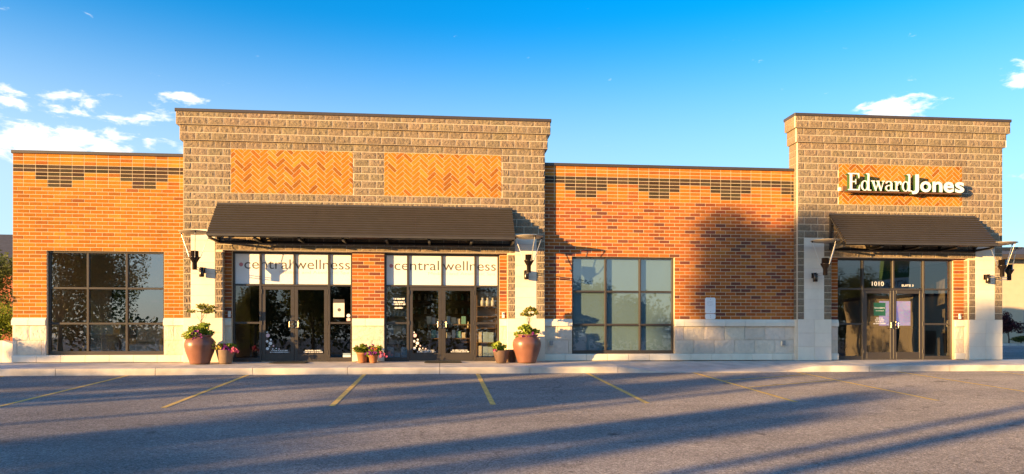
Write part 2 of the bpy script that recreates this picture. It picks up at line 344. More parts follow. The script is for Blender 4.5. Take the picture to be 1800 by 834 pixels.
# ------------------------------------------------------------------ masonry pieces
def brick_unit(seed):
    rnd = random.Random(seed); c = (.0025/.295, .0025/.06, .0025/.089)
    def j(a): return a+rnd.uniform(-.5, .5)*.02
    f = [(-.5+c[0], 0, -.5+c[2]), (.5-c[0], 0, -.5+c[2]), (.5-c[0], 0, .5-c[2]), (-.5+c[0], 0, .5-c[2])]
    f = [(x+rnd.uniform(-.006, .006), y+rnd.uniform(0, .012), z+rnd.uniform(-.012, .012)) for x, y, z in f]
    g = [(-.5, c[1], -.5), (.5, c[1], -.5), (.5, c[1], .5), (-.5, c[1], .5)]
    h = [(x, 1, z) for x, y, z in g]
    fs = [(0, 1, 2, 3)]
    for i in range(4):
        k = (i+1) % 4; fs += [(i, i+4, k+4, k), (i+4, i+8, k+8, k+4)]
    mb = MB(); mb.add(f+g+h, fs); return mb.mesh('brick')
def rock_unit(seed, nx, nz, amp, pill):
    """irregular split face: grid whose inner points stand out of the y=0 edge plane (unit box, -y is out)"""
    rnd = random.Random(seed); vs = []
    for j in range(nz+1):
        for i in range(nx+1):
            x = -.5+i/nx; z = -.5+j/nz; ed = i in (0, nx) or j in (0, nz)
            y = 0 if ed else -pill-rnd.random()*amp
            if not ed: x += rnd.uniform(-.3, .3)/nx; z += rnd.uniform(-.3, .3)/nz
            vs.append((x, y, z))
    n = nx+1; fs = []
    for j in range(nz):
        for i in range(nx):
            a, b, c, d = j*n+i, j*n+i+1, (j+1)*n+i+1, (j+1)*n+i
            if rnd.random() < .5: fs += [(a, b, c), (a, c, d)]
            else: fs += [(a, b, d), (b, c, d)]
    mb = MB(); mb.add(vs, fs)
    q = [(-.5, 0, -.5), (.5, 0, -.5), (.5, 0, .5), (-.5, 0, .5)]; h = [(x, 1, z) for x, y, z in q]
    mb.add(q+h, [(i, i+4, (i+1) % 4+4, (i+1) % 4) for i in range(4)]); return mb.mesh('block')
BRICKS = [brick_unit(i) for i in range(6)]
BLOCKS = [rock_unit(40+i, 7, 4, .34, .04) for i in range(9)]
STONES = [rock_unit(80+i, 7, 5, .22, .05) for i in range(6)]
SMOOTHS = [brick_unit(200+i) for i in range(3)]
for ms, mt in ((BRICKS, M_BRICK), (BLOCKS, M_BLOCK), (STONES, M_STONE), (SMOOTHS, M_SMOOTH)):
    for me in ms: me.materials.append(mt[0])
CAMP = Vector((0, -20.18, .69))
class Pieces:
    """pieces of one wall: the largest in view become objects, the rest one joined part"""
    def __init__(s, name, meshes, mats, parent, limit=300): s.n = name; s.ms = meshes; s.mt = mats; s.p = parent; s.lim = limit; s.L = []
    def add(s, x0, x1, z0, z1, yf, depth, col, face='front'):
        if x1-x0 < .02 or z1-z0 < .02: return
        s.L.append((x0, x1, z0, z1, yf, depth, col, face))
    def done(s):
        def size(q):
            c = Vector(((q[0]+q[1])/2, q[4], (q[2]+q[3])/2)); return (q[1]-q[0])*(q[3]-q[2])/(c-CAMP).length**2
        s.L.sort(key=size, reverse=True)
        joined = MB(); cols = []
        for i, (x0, x1, z0, z1, yf, d, col, face) in enumerate(s.L):
            me = random.choice(s.ms)
            sx = (x1-x0)*random.choice((1, -1) if s.ms in (BLOCKS, STONES) else (1,)); 
            if face == 'front': M = Matrix.Translation(((x0+x1)/2, yf, (z0+z1)/2)) @ Matrix.Diagonal((abs(sx), d, z1-z0, 1))
            else:   # left-facing return: x0,x1 are y bounds, yf is the x of the face
                M = Matrix.Translation((yf, (x0+x1)/2, (z0+z1)/2)) @ Matrix.Rotation(-math.pi/2, 4, 'Z') @ Matrix.Diagonal((abs(sx), d, z1-z0, 1))
                if face == 'right': M = Matrix.Translation((yf, (x0+x1)/2, (z0+z1)/2)) @ Matrix.Rotation(math.pi/2, 4, 'Z') @ Matrix.Diagonal((abs(sx), d, z1-z0, 1))
            if i < s.lim:
                o = bpy.data.objects.new(s.n, me); COL.objects.link(o); o.parent = s.p; o.matrix_local = M; o.color = (*col, 1)
            else:
                joined.add([M @ v.co for v in me.vertices], [tuple(p.vertices) for p in me.polygons]); cols += [col]*len(me.loops)
        if joined.v:
            me = joined.mesh(s.n+'_field'); me.materials.append(s.mt[1])
            a = me.color_attributes.new('Col', 'FLOAT_COLOR', 'CORNER')
            a.data.foreach_set('color', [v for c in cols for v in (*c, 1.0)])
            o = bpy.data.objects.new(s.n+'_field', me); COL.objects.link(o); o.parent = s.p; o['kind'] = 'stuff'
def jit(c, a=.12, h=.05):
    k = 1+random.uniform(-a, a); return tuple(max(.004, v*k*(1+random.uniform(-h, h))) for v in c)
SHADE_RED = False  # one brick: shade painted in as redder tones, sun glare as golden ones
def brick_col():
    r = random.random()
    if SHADE_RED: return jit((.37, .107, .025) if r < .48 else (.43, .142, .031) if r < .72 else (.27, .074, .028) if r < .90 else (.17, .058, .036), .10, .06)
    if r < .60: b = (.365, .132, .016)
    elif r < .86: b = (.41, .162, .022)
    elif r < .98: b = (.32, .108, .018)
    else: b = (.25, .085, .024)
    return jit(b, .10, .05)
def orange_col():
    r = random.random()
    if SHADE_RED: return jit((.42, .145, .022) if r < .65 else (.46, .175, .030) if r < .85 else (.33, .100, .024), .09, .05)
    b = (.45, .165, .020) if r < .7 else ((.49, .20, .030) if r < .87 else (.32, .105, .018))
    return jit(b, .08, .05)
def gold_col():
    r = random.random(); b = (.42, .165, .018) if r < .66 else ((.46, .20, .028) if r < .84 else (.30, .105, .016))
    return jit(b, .10, .05)
def dark_col(): return jit((.060, .040, .026), .35, .12)
def block_col(): return jit((.235, .178, .118), .10, .03)
def stone_col(): return jit((.66, .56, .44), .08, .02)
def smooth_col(): return jit((.79, .70, .56), .05, .015)
BC = .0988; BK = .1976; J = .0135
def cut(x0, x1, z0, z1, holes):
    """a piece [x0,x1]x[z0,z1] minus rectangular holes (left and right remainders)"""
    iv = [(x0, x1)]
    for (a, b, c, d) in holes:
        if min(z1, d)-max(z0, c) <= .35*(z1-z0): continue
        out = []
        for (p, q) in iv:
            if b <= p or a >= q: out.append((p, q)); continue
            if a > p: out.append((p, a))
            if b < q: out.append((b, q))
        iv = out
    return iv
def core(mb, x0, x1, z0, z1, y0, y1, holes):
    zs = sorted({z0, z1, *[min(max(h[2], z0), z1) for h in holes], *[min(max(h[3], z0), z1) for h in holes]})
    for a, b in zip(zs, zs[1:]):
        if b-a < 1e-5: continue
        iv = [(x0, x1)]
        for (p, q, c, d) in holes:
            if c <= (a+b)/2 <= d:
                iv = [t for (m, n) in iv for t in ((m, min(n, p)), (max(m, q), n)) if t[1]-t[0] > 1e-5]
        for (m, n) in iv: mb.box(m, n, y0, y1, a, b)
    return mb

BLD = thing('storefront_building', 'one storey brick and block storefront building with two raised towers', 'building')
# --------------------------- brick wings
def frieze_dark(row, col):
    c = col % 7
    if row in (39, 40): return True
    if row in (37, 38): return c in (2, 3, 4, 5)
    if row in (35, 36): return c in (3, 4)
    return False
def wing(x0, x1, win, joint0, spacing, stacked_from, colshift, dark_rows_shift, stone_joint, label):
    wall = core(MB(), x0, x1, 0, 5.524, .0045, .30, [win]).build('brick_wall', M_MORTAR, BLD); wall['label'] = label
    pc = Pieces('brick', BRICKS, M_BRICK, wall, 300)
    z0 = 6*BK
    for row in range(44):
        za = z0+row*BC; zb = za+BC
        if row >= 43: zb = za+BC*.9
        stk = row >= stacked_from
        off = 0 if stk or (stacked_from-row) % 2 == 0 else spacing/2
        k = math.floor((x0-joint0-off)/spacing)-1
        while joint0+off+k*spacing < x1:
            a = joint0+off+k*spacing; b = a+spacing; a2 = max(a, x0); b2 = min(b, x1)
            if b2-a2 > .03:
                dk = stk and frieze_dark(row-dark_rows_shift, k+colshift)
                col = dark_col() if dk else (orange_col() if stk else brick_col())
                for p, q in cut(a2, b2, za, zb, [win]):
                    pc.add(p+J/2, q-J/2, za+J/2, zb-J/2, random.uniform(-.001, .001), .05, col)
            k += 1
    pc.done()
    # stone base: plinth, two courses of rock-face blocks, chamfered sill
    bs = Pieces('stone_block', STONES, M_STONE, wall, 300); holes = [(win[0], win[1], win[2], 1.3)]
    for r_, (za, zb) in enumerate(((BK, 3*BK), (3*BK, 5*BK))):
        k = math.floor((x0-stone_joint)/.61)-1; off = .305*(1-r_)
        while stone_joint+off+k*.61 < x1:
            a = max(x0, stone_joint+off+k*.61); b = min(x1, stone_joint+off+(k+1)*.61)
            if b-a > .03:
                for p, q in cut(a, b, za, zb, holes): bs.add(p+.005, q-.005, za+.005, zb-.005, -.018, .06, stone_col())
            k += 1
    bs.done()
    profile_run('plinth_stone', wall, x0, x1, stone_joint+.20, [], [(0, 0), (-.075, 0), (-.075, BK-.03), (-.045, BK), (0, BK)], .012, M_SMOOTH_1)
    profile_run('sill_stone', wall, x0, x1, stone_joint, [win], [(0, 5*BK), (-.085, 5*BK), (-.085, 5*BK+.11), (-.03, 6*BK), (0, 6*BK)], 0, M_SMOOTH_1)
    cap = MB(); cap.cbox(x0-(.03 if x0 < -11 else 0), x1, -.035, .34, 5.520, 5.602, .006); cap.build('parapet_cap', M_CAP, BLD)
    return wall
def profile_run(name, parent, x0, x1, j0, holes, prof, zlift, mat, y_off=0, step=.61):
    k = math.floor((x0-j0)/step)-1
    while j0+k*step < x1:
        a = max(x0, j0+k*step); b = min(x1, j0+(k+1)*step)
        if b-a > .03:
            iv = [(a, b)]
            for h in holes: iv = [t for (m, n) in iv for t in ((m, min(n, h[0])), (max(m, h[1]), n)) if t[1]-t[0] > .01]
            for p, q in iv:
                p += .004; q -= .004
                mb = MB(); n = len(prof)
                vs = [(p, y+y_off, z+(zlift if z == 0 else 0)) for y, z in prof]+[(q, y+y_off, z+(zlift if z == 0 else 0)) for y, z in prof]
                mb.add(vs, [tuple(range(n))[::-1], tuple(range(n, 2*n))]+[(i, (i+1) % n, n+(i+1) % n, n+i) for i in range(n)])
                o = mb.build(name, mat, parent); o.color = (*smooth_col(), 1)
        k += 1
M_SMOOTH_1 = M_SMOOTH[0]
WIN_L = (-10.374, -7.40, BK, 6*BK+18*BC); WIN_M = (3.703, 6.687, BK, 6*BK+18*BC)
wing(-11.22, -6.66, WIN_L, -10.962, .305, 35, 1, 0, -10.80, 'bright orange brick wall at the left end')
SHADE_RED = True  # mid wing and infill take the palette reddened for shade
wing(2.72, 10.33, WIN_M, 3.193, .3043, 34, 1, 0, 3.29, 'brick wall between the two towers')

# --------------------------- herringbone panels
def clip_poly(poly, x0, x1, z0, z1):
    for ax, lim, sgn in ((0, x0, 1), (0, x1, -1), (1, z0, 1), (1, z1, -1)):
        out = []
        for i in range(len(poly)):
            p, q = poly[i], poly[(i+1) % len(poly)]; dp, dq = (p[ax]-lim)*sgn, (q[ax]-lim)*sgn
            if dp >= 0: out.append(p)
            if dp*dq < 0:
                t = dp/(dp-dq); out.append((p[0]+(q[0]-p[0])*t, p[1]+(q[1]-p[1])*t))
        poly = out
        if len(poly) < 3: return []
    return poly
def herring(x0, x1, z0, z1, yf, parent):
    pan = MB().box(x0, x1, yf+.005, yf+.10, z0, z1).build('herringbone_panel', M_MORTAR, parent)
    W = .1016; SX = 1/math.sqrt(2); SZ = SX*.972; g = .0145
    def tr(p, q): return (x0+.155*0+(p-q)*W*SX-.07, z0+(p+q)*W*SZ)
    n = 0
    for i in range(-60, 80):
        for base in range(-6, 12):
            o6 = base*6
            for kind in (0, 1):
                if kind == 0: p0, q0, p1, q1 = i+o6/2, i-o6/2, i+o6/2+3, i-o6/2+1
                else: p0, q0, p1, q1 = i+o6/2, i-o6/2-5, i+o6/2+1, i-o6/2-2
                gg = g/2/W
                poly = [tr(a, b) for a, b in ((p0+gg, q0+gg), (p1-gg, q0+gg), (p1-gg, q1-gg), (p0+gg, q1-gg))]
                poly = clip_poly(poly, x0+.006, x1-.006, z0+.006, z1-.006)
                if not poly: continue
                ar = abs(sum(poly[k][0]*poly[(k+1) % len(poly)][1]-poly[(k+1) % len(poly)][0]*poly[k][1] for k in range(len(poly))))/2
                if ar < .0006: continue
                o = MB().prism_xz(poly, yf+random.uniform(0, .002), yf+.05).build('brick', M_BRICK[0], pan); o.color = (*gold_col(), 1); n += 1
    return pan
# --------------------------- towers
def tower(x0, x1, rec, lj, pan_list, top, extra, depth_back, ext_label):
    """x0..x1 body, rec = recess under the awning, lj = (grey|beige|grey edges) for the two piers"""
    YF = -.2; ztop = top*BK-.06
    holes = [rec]
    wall = core(MB(), x0, x1, 0, ztop, YF+.004, .30, holes).build('block_tower', M_MORTAR_GREY, BLD); wall['label'] = ext_label
    pc = Pieces('block', BLOCKS, M_BLOCK, wall, 300)
    solid = [rec, (lj[1], lj[2], 0, 18*BK), (lj[4], lj[5], 0, 18*BK), (lj[0], lj[3], 0, 6*BK), (lj[3+0], lj[3], 0, 0), (lj[3], lj[3], 0, 0), (lj[6], lj[7], 0, 6*BK)]
    pans = [(a, b, 23*BK, 29*BK) for a, b in pan_list]
    def rows(ra, rb, xa, xb, yf, hole, ph):
        for r in range(ra, rb):
            za, zb = r*BK, min((r+1)*BK, ztop)
            if r == 15: za = 15.25*BK
            off = (.2032 if (r+ph) % 2 else 0)
            k = -1
            while xa+off+k*.4064 < xb:
                a = max(xa, xa+off+k*.4064); b = min(xb, xa+off+(k+1)*.4064)
                if b-a > .04:
                    for p, q in cut(a, b, za, zb, hole):
                        pc.add(p+J/2, q-J/2, za+J/2, zb-J/2, yf, .05, block_col())
                k += 1
    # pier edges below the 18th course: single half blocks each side of the pale column
    for (a, b) in ((lj[0], lj[1]), (lj[2], lj[3]), (lj[6], lj[4]), (lj[5], lj[7])):
        for r in range(6, 15 if (a in (lj[2], lj[6])) else 18):
            pc.add(a+J/2, b-J/2, r*BK+J/2, (r+1)*BK-J/2, YF, .05, block_col())
    # header course over the recess
    for r in (15, 16, 17):
        za = 15.25*BK if r == 15 else r*BK; k = -1; off = .2032*(r % 2)
        while lj[2]+off+k*.4064 < lj[4]:
            a = max(lj[2], lj[2]+off+k*.4064); b = min(lj[4], lj[2]+off+(k+1)*.4064); k += 1
            if b-a > .04: pc.add(a+J/2, b-J/2, za+J/2, (r+1)*BK-J/2, YF, .05, block_col())
    body_top = top-4
    rows(18, body_top, x0, x1, YF, pans, 1)
    # corbelled bands
    for (ra, rb, pr) in ((top-4, top-2, .07), (top-2, top, .14)):
        MB().box(x0-pr, x1+pr, YF-pr+.004, depth_back, ra*BK, min(rb*BK, ztop)).build('cornice_band', M_MORTAR_GREY, BLD)
        rows(ra, rb, x0-pr, x1+pr, YF-pr, [], 0)
        for r in range(ra, rb):                     # returns on both flanks
            for face, xf in (('left', x0-pr-.012), ('right', x1+pr+.012)):
                ya, yb = YF-pr+.06, depth_back; ym = ya+.2 if r % 2 else ya+.38
                for a, b in ((ya, ym), (ym, yb)):
                    if b-a > .04: pc.add(a+J/2, b-J/2, r*BK+J/2, min((r+1)*BK, ztop)-J/2, xf, .03, block_col(), face)
    for r in range(6, body_top):
        z = r*BK
        back = .012 if z < 5.5 else depth_back
        for face, xf in (('left', x0-.012), ('right', x1+.012)):
            ym = -.2+.06+(.0 if r % 2 else .18)
            for a, b in ((-.14, ym), (max(ym, -.14), back)):
                if b-a > .04: pc.add(a+J/2, b-J/2, z+J/2, z+BK-J/2, xf, .03, block_col(), face)
    MB().box(x0, x1, .31, depth_back, 5.3, body_top*BK).build('parapet_return', M_MORTAR_GREY, BLD)
    pc.done()
    cap = MB(); cap.cbox(x0-.165, x1+.165, YF-.165, depth_back+.03, ztop-.005, ztop+.076, .006); cap.build('parapet_cap', M_CAP, BLD)
    # pale pier columns and bases
    sp = Pieces('smooth_block', SMOOTHS, M_SMOOTH, wall, 300)
    for (a, b) in ((lj[1], lj[2]), (lj[4], lj[5])):
        h = 12*BK/8
        for r in range(8): sp.add(a+.003, b-.003, 6*BK+r*h+.003, 6*BK+(r+1)*h-.003, YF-.006, .05, smooth_col())
    for (a, b) in ((lj[0], lj[3]), (lj[6], lj[7])):
        for r in range(3):
            m = (a+b)/2
            for p, q in ((a, m), (m, b)): sp.add(p+.003, q-.003, 2*r*BK+.004, 2*(r+1)*BK-.003, YF-.012, .05, smooth_col())
    for r in range(3):
        for face, xf in (('left', x0-.012), ('right', x1+.012)): sp.add(-.148, .0, 2*r*BK+.004, 2*(r+1)*BK-.003, xf, .03, smooth_col(), face)
        # reveals of the recess
        for face, xf in (('right', lj[3]+.004), ('left', lj[6]-.004)): sp.add(-.15, .0, 2*r*BK+.004, 2*(r+1)*BK-.003, xf, .03, smooth_col(), face)
    sp.done()
    rv = Pieces('reveal_block', BLOCKS, M_BLOCK, wall, 300)
    for r in range(6, 15):
        for face, xf in (('right', lj[3]+.003), ('left', lj[6]-.003)): rv.add(-.15, .0, r*BK+J/2, (r+1)*BK-J/2, xf, .025, block_col(), face)
    rv.done()
    for a, b in pan_list: herring(a, b, 23*BK, 29*BK, YF-.004, BLD)
    return wall
REC1 = (-5.82, 1.845, 0, 15.25*BK); REC2 = (11.32, 15.61, 0, 15.25*BK)
tower(-6.836, 2.891, REC1, (-6.836, -6.642, -6.016, -5.82, 2.059, 2.658, 1.845, 2.891), [(-5.61, -2.385), (-1.55, 1.677)], 34, 0, .32, 'grey split face block tower with awning and two herringbone panels')
tower(10.29, 16.684, REC2, (10.29, 10.488, 11.095, 11.32, 15.82, 16.438, 15.61, 16.684), [(11.54, 15.40)], 36, 0, .30, 'grey split face block tower at the right end carrying the sign')

# brick infill inside the recesses (flush with the wings)
def infill(a, b, head):
    w = MB().box(a, b, .0045, .25, 0, head).build('infill_wall', M_MORTAR, BLD)
    pc = Pieces('brick', BRICKS, M_BRICK, w, 300)
    for row in range(19):
        za = 6*BK+row*BC; zb = min(za+BC, head)
        if zb-za < .03: continue
        js = [a, b] if b-a < .4 else ([a, a+.305, a+.61, b] if row % 2 else [a, a+.15, a+.455, b-.10, b])
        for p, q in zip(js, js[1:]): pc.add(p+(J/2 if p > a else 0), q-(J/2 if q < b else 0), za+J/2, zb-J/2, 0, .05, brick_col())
    pc.done()
    bs = Pieces('stone_block', STONES, M_STONE, w, 300)
    for za, zb, sp in ((BK, 3*BK, .5), (3*BK, 5*BK, .99)):
        js = [a, b] if b-a < .4 or sp > .9 else [a, a+(b-a)*.62, b]
        for p, q in zip(js, js[1:]): bs.add(p+.004, q-.004, za+.004, zb-.004, -.010, .05, stone_col())
    bs.done()
    profile_run('plinth_stone', w, a, b, a-.3, [], [(0, 0), (-.06, 0), (-.06, BK-.03), (-.035, BK), (0, BK)], .012, M_SMOOTH_1)
    profile_run('sill_stone', w, a, b, a-.25, [], [(0, 5*BK), (-.07, 5*BK), (-.07, 5*BK+.11), (-.03, 6*BK), (0, 6*BK)], 0, M_SMOOTH_1)
HEAD = 15.25*BK-.002
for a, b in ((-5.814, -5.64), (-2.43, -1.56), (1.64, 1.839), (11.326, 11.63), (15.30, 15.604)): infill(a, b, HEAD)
# shell: roof, rear, sides, floor
MB().box(-11.20, 16.66, .32, 14, 5.15, 5.28).build('roof_deck', M_ROOFD, BLD)
MB().box(-11.22, -10.95, .302, 14, -.3, 5.52).build('side_wall', M_HOUSEB, BLD)
MB().box(16.42, 16.684, .302, 14, -.3, 5.52).build('side_wall', M_HOUSEB, BLD)
MB().box(-10.95, 16.42, 13.7, 14, -.3, 5.52).build('rear_wall', M_HOUSEB, BLD)
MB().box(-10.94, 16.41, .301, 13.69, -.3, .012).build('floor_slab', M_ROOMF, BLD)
MB().box(-10.94, 16.41, .301, 13.69, 3.12, 3.2).build('room_ceiling', M_ROOM, BLD)
for x in (-6.75, 2.80, 10.2): MB().box(x-.06, x+.06, .302, 13.69, .012, 3.12).build('room_partition', M_ROOM, BLD)
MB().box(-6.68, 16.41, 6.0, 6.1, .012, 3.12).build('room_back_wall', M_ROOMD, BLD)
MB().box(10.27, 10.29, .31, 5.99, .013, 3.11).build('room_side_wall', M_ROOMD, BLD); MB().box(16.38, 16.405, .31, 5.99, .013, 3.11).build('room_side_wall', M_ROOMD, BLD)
MB().box(-10.94, -6.82, 3.4, 3.5, .012, 3.12).build('room_back_wall', M_ROOM, BLD)

# --------------------------- windows and storefronts (frames in bronze aluminium)
def frame_window(name, x0, x1, z0, z1, xm, zm, yf, glass, label, bot=.10, fw=.05):
    zm = sorted(zm); fr = MB(); d = .11
    fr.cbox(x0, x0+fw, yf, yf+d, z0, z1, .003); fr.cbox(x1-fw, x1, yf, yf+d, z0, z1, .003)
    fr.cbox(x0+fw, x1-fw, yf, yf+d, z1-fw, z1, .003); fr.cbox(x0+fw, x1-fw, yf, yf+d, z0, z0+bot, .003)
    w = fr.build(name, M_BRONZE, BLD); w['label'] = label
    for x in xm: MB().cbox(x-.027, x+.027, yf-.004, yf+d, z0+bot, z1-fw, .003).build('mullion', M_BRONZE, w)
    xs = [x0+fw]+sum([[x-.027, x+.027] for x in xm], [])+[x1-fw]
    zs = [z0+bot]+sum([[z-.027, z+.027] for z in zm], [])+[z1-fw]
    for i in range(0, len(xs), 2):
        for z in zm: MB().cbox(xs[i], xs[i+1], yf+.001, yf+d, z-.027, z+.027, .003).build('transom_bar', M_BRONZE, w)
        for k in range(0, len(zs), 2): MB().box(xs[i], xs[i+1], yf+.045, yf+.055, zs[k], zs[k+1]).build('pane', glass, w)
    return w
frame_window('window', *WIN_L, (-9.378, -8.387), (1.981, 1.037), .075, M_GLASS, 'nine pane window showing reflected trees')
wm = frame_window('window', *WIN_M, (4.691, 5.696), (1.978, 1.032), .075, M_GLASS_S, 'nine pane window with pale shades drawn behind it')
for a, b in ((3.72, 4.685), (4.697, 5.69), (5.702, 6.67)): MB().box(a, b, .17, .175, .22, 2.95).build('roller_shade', M_SHADE, wm)
YS = .10
def storefront(x0, x1, m, films, label, side_bar=1.065, dglass=M_GLASS_D):
    """m = three mullion centres; doors hang between the first and the last"""
    fw = .05; z1 = HEAD-.002; zt = 2.08; d = .11
    fr = MB()
    fr.cbox(x0, x0+fw, YS, YS+d, 0, z1, .003); fr.cbox(x1-fw, x1, YS, YS+d, 0, z1, .003)
    fr.cbox(x0+fw, x1-fw, YS, YS+d, z1-.055, z1, .003)
    for x in (m[0], m[2]): fr.cbox(x-.03, x+.03, YS-.004, YS+d, 0, z1-.055, .003)
    fr.cbox(m[1]-.027, m[1]+.027, YS-.003, YS+d, zt+.05, z1-.055, .003)
    xs = [(x0+fw, m[0]-.03), (m[0]+.03, m[1]-.027), (m[1]+.027, m[2]-.03), (m[2]+.03, x1-fw)]
    fr.cbox(xs[0][0], xs[0][1], YS+.001, YS+d, zt, zt+.05, .003); fr.cbox(xs[3][0], xs[3][1], YS+.001, YS+d, zt, zt+.05, .003)
    fr.cbox(m[0]+.03, m[2]-.03, YS+.001, YS+d, zt-.01, zt+.05, .003)
    for a, b in (xs[0], xs[3]):
        fr.cbox(a, b, YS+.001, YS+d, side_bar-.027, side_bar+.027, .003); fr.cbox(a, b, YS+.001, YS+d, 0, .11, .003)
    w = fr.build('storefront_frame', M_BRONZE, BLD); w['label'] = label
    for i, (a, b) in enumerate(xs):
        MB().box(a, b, YS+.045, YS+.055, zt+.05, z1-.055).build('transom_film' if films else 'pane', M_FILM if films else M_GLASS_D, w)
    for a, b in (xs[0], xs[3]):
        MB().box(a, b, YS+.045, YS+.055, .11, side_bar-.027).build('pane', dglass, w)
        MB().box(a, b, YS+.045, YS+.055, side_bar+.027, zt).build('pane', dglass, w)
    doors = []
    for s, (a, b) in enumerate(((m[0]+.036, m[1]-.003), (m[1]+.003, m[2]-.036))):
        zb, ztp = .025, zt-.016; st = .095
        dm = MB(); yf = YS+.012
        dm.cbox(a, a+st, yf, yf+.05, zb, ztp, .003); dm.cbox(b-st, b, yf, yf+.05, zb, ztp, .003)
        dm.cbox(a+st, b-st, yf, yf+.05, ztp-.09, ztp, .003); dm.cbox(a+st, b-st, yf, yf+.05, zb, zb+.20, .003)
        dd = dm.build('door', M_BRONZE, BLD)
        MB().box(a+st, b-st, yf+.02, yf+.028, zb+.20, ztp-.09).build('pane', dglass, dd)
        hx = b-.048 if s == 0 else a+.048
        mx_ = hx+(.065 if s else -.065)*1.0
        h = MB(); z0, z1_ = .93, 1.13
        pts = [(hx, yf, z0), (hx, yf-.06, z0+.005), (mx_, yf-.075, z0+.02), (mx_, yf-.075, z1_-.02), (hx, yf-.06, z1_-.005), (hx, yf, z1_)]
        for p, q in zip(pts, pts[1:]): h.tube(p, q, .0125, 8)
        h.build('door_handle', M_STEEL, dd)
        MB().tube((hx, yf, 1.035), (hx, yf-.02, 1.035), .022, 12).build('lock_cylinder', M_STEEL, dd)
        xh = a-.004 if s == 0 else b+.004
        for zc in (.25, 1.07, 1.92): MB().cbox(xh-.014, xh+.014, yf-.022, yf+.01, zc-.06, zc+.06, .003).build('hinge', M_ROD if False else M_BRONZE, dd)
        doors.append(dd)
    MB().box(m[0]+.03, m[2]-.03, YS-.02, YS+.12, .012, .022).build('threshold', M_STEEL, w)
    return w, xs, doors
SF1 = storefront(-5.637, -2.433, (-4.908, -4.006, -3.073), True, 'glass storefront with double doors under the first white lettered transom')
SF2 = storefront(-1.556, 1.636, (-.914, .032, .963), True, 'glass storefront with double doors and product shelves inside')
SF3 = storefront(11.632, 15.298, (12.475, 13.437, 14.40), False, 'dark glass storefront with double doors under the right awning')

# --------------------------- lettering
def text_poly(body, offset=0.0, shear=0.0, spacing=1.0):
    cu = bpy.data.curves.new('lettering', 'FONT'); cu.body = body; cu.offset = offset; cu.resolution_u = 4; cu.shear = shear; cu.space_character = spacing
    o = bpy.data.objects.new('lettering', cu); COL.objects.link(o); bpy.context.view_layer.update()
    me = bpy.data.meshes.new_from_object(o.evaluated_get(bpy.context.evaluated_depsgraph_get()))
    v = [tuple(p.co) for p in me.vertices]; f = [tuple(p.vertices) for p in me.polygons]
    bpy.data.objects.remove(o); bpy.data.curves.remove(cu); bpy.data.meshes.remove(me); return v, f
def text_obj(name, body, x0, x1, z0, z1, y, mat, parent, offset=0.0, extrude=0.0, spacing=1.0, sidemat=None):
    v, f = text_poly(body, offset, 0, spacing)
    ax = [p[0] for p in v]; az = [p[1] for p in v]; sx = (x1-x0)/(max(ax)-min(ax)); sz = (z1-z0)/(max(az)-min(az))
    P = [(x0+(p[0]-min(ax))*sx, y, z0+(p[1]-min(az))*sz) for p in v]
    mb = MB(); mb.add(P, f)
    if extrude:
        from collections import Counter
        cnt = Counter(); dirs = {}
        for fc in f:
            for i in range(len(fc)):
                a, b = fc[i], fc[(i+1) % len(fc)]; cnt[frozenset((a, b))] += 1; dirs[frozenset((a, b))] = (a, b)
        mb.mi = 1
        for e, c in cnt.items():
            if c == 1:
                a, b = dirs[e]; A, B = P[a], P[b]
                mb.add([A, B, (B[0], y+extrude, B[2]), (A[0], y+extrude, A[2])], [(1, 0, 3, 2)])
    return mb.build(name, [mat, sidemat] if sidemat else mat, parent)
def disc_obj(name, x, z, r, y, mat, parent, n=24):
    mb = MB(); mb.add([(x+r*math.cos(2*math.pi*i/n), y, z+r*math.sin(2*math.pi*i/n)) for i in range(n)], [tuple(range(n))]); return mb.build(name, mat, parent)
YT = YS+.042
def wellness(w, x0, scale):
    # bar text in one line across the four white panes
    disc_obj('dot', x0+.098*scale/1.0, 2.66, .054, YT, M_PINK, w)
    text_obj('lettering', 'central', x0+.185, x0+1.42, 2.545, 2.815, YT, M_TXT, w, offset=-.003)
    text_obj('lettering', 'wellness', x0+1.53, x0+3.02, 2.545, 2.815, YT, M_TXT, w, offset=-.003)
    text_obj('lettering', 'Medical and Aesthetic Spa', x0+1.12, x0+3.0, 2.395, 2.50, YT, M_TXT_PEACH, w, offset=-.008)
wellness(SF1[0], -5.53, 1); wellness(SF2[0], -1.475, 1)
YG = YS+.028        # just in front of door glass
def bubbles(d, x, z, k=1):
    for dx, dz, r, m in ((.04, .46, .052, M_PINKL), (.02, .30, .034, M_TXT_WHITE), (.12, .345, .026, M_TXT_WHITE), (.11, .245, .046, M_TXT_WHITE), (.03, .10, .040, M_TXT_WHITE), (.19, .175, .022, M_PINKL), (.08, .165, .020, M_TXT_WHITE), (.17, .09, .028 if k else .018, M_TXT_WHITE), (.26, .105, .016, M_TXT_WHITE), (.34, .09, .020, M_PINKL), (.02, .55, .018, M_TXT_WHITE), (.22, .05, .016, M_TXT_WHITE)):
        disc_obj('decal_dot', x+dx, z+dz, r, YG, m, d, 16)
def micro_lines(d, x0, x1, zs, h, y, mat, seed):
    """rows of lettering too small to read: broken dashes"""
    rnd = random.Random(seed); mb = MB()
    for z, fr in zs:
        x = x0+(x1-x0)*(1-fr)/2; xe = x1-(x1-x0)*(1-fr)/2
        while x < xe:
            w = rnd.uniform(.010, .03); mb.add([(x, y, z), (min(x+w, xe), y, z), (min(x+w, xe), y, z+h*rnd.uniform(.7, 1)), (x, y, z+h*rnd.uniform(.7, 1))], [(0, 1, 2, 3)]); x += w+rnd.choice((.005, .006, .018))
    mb.build('small_print', mat, d)
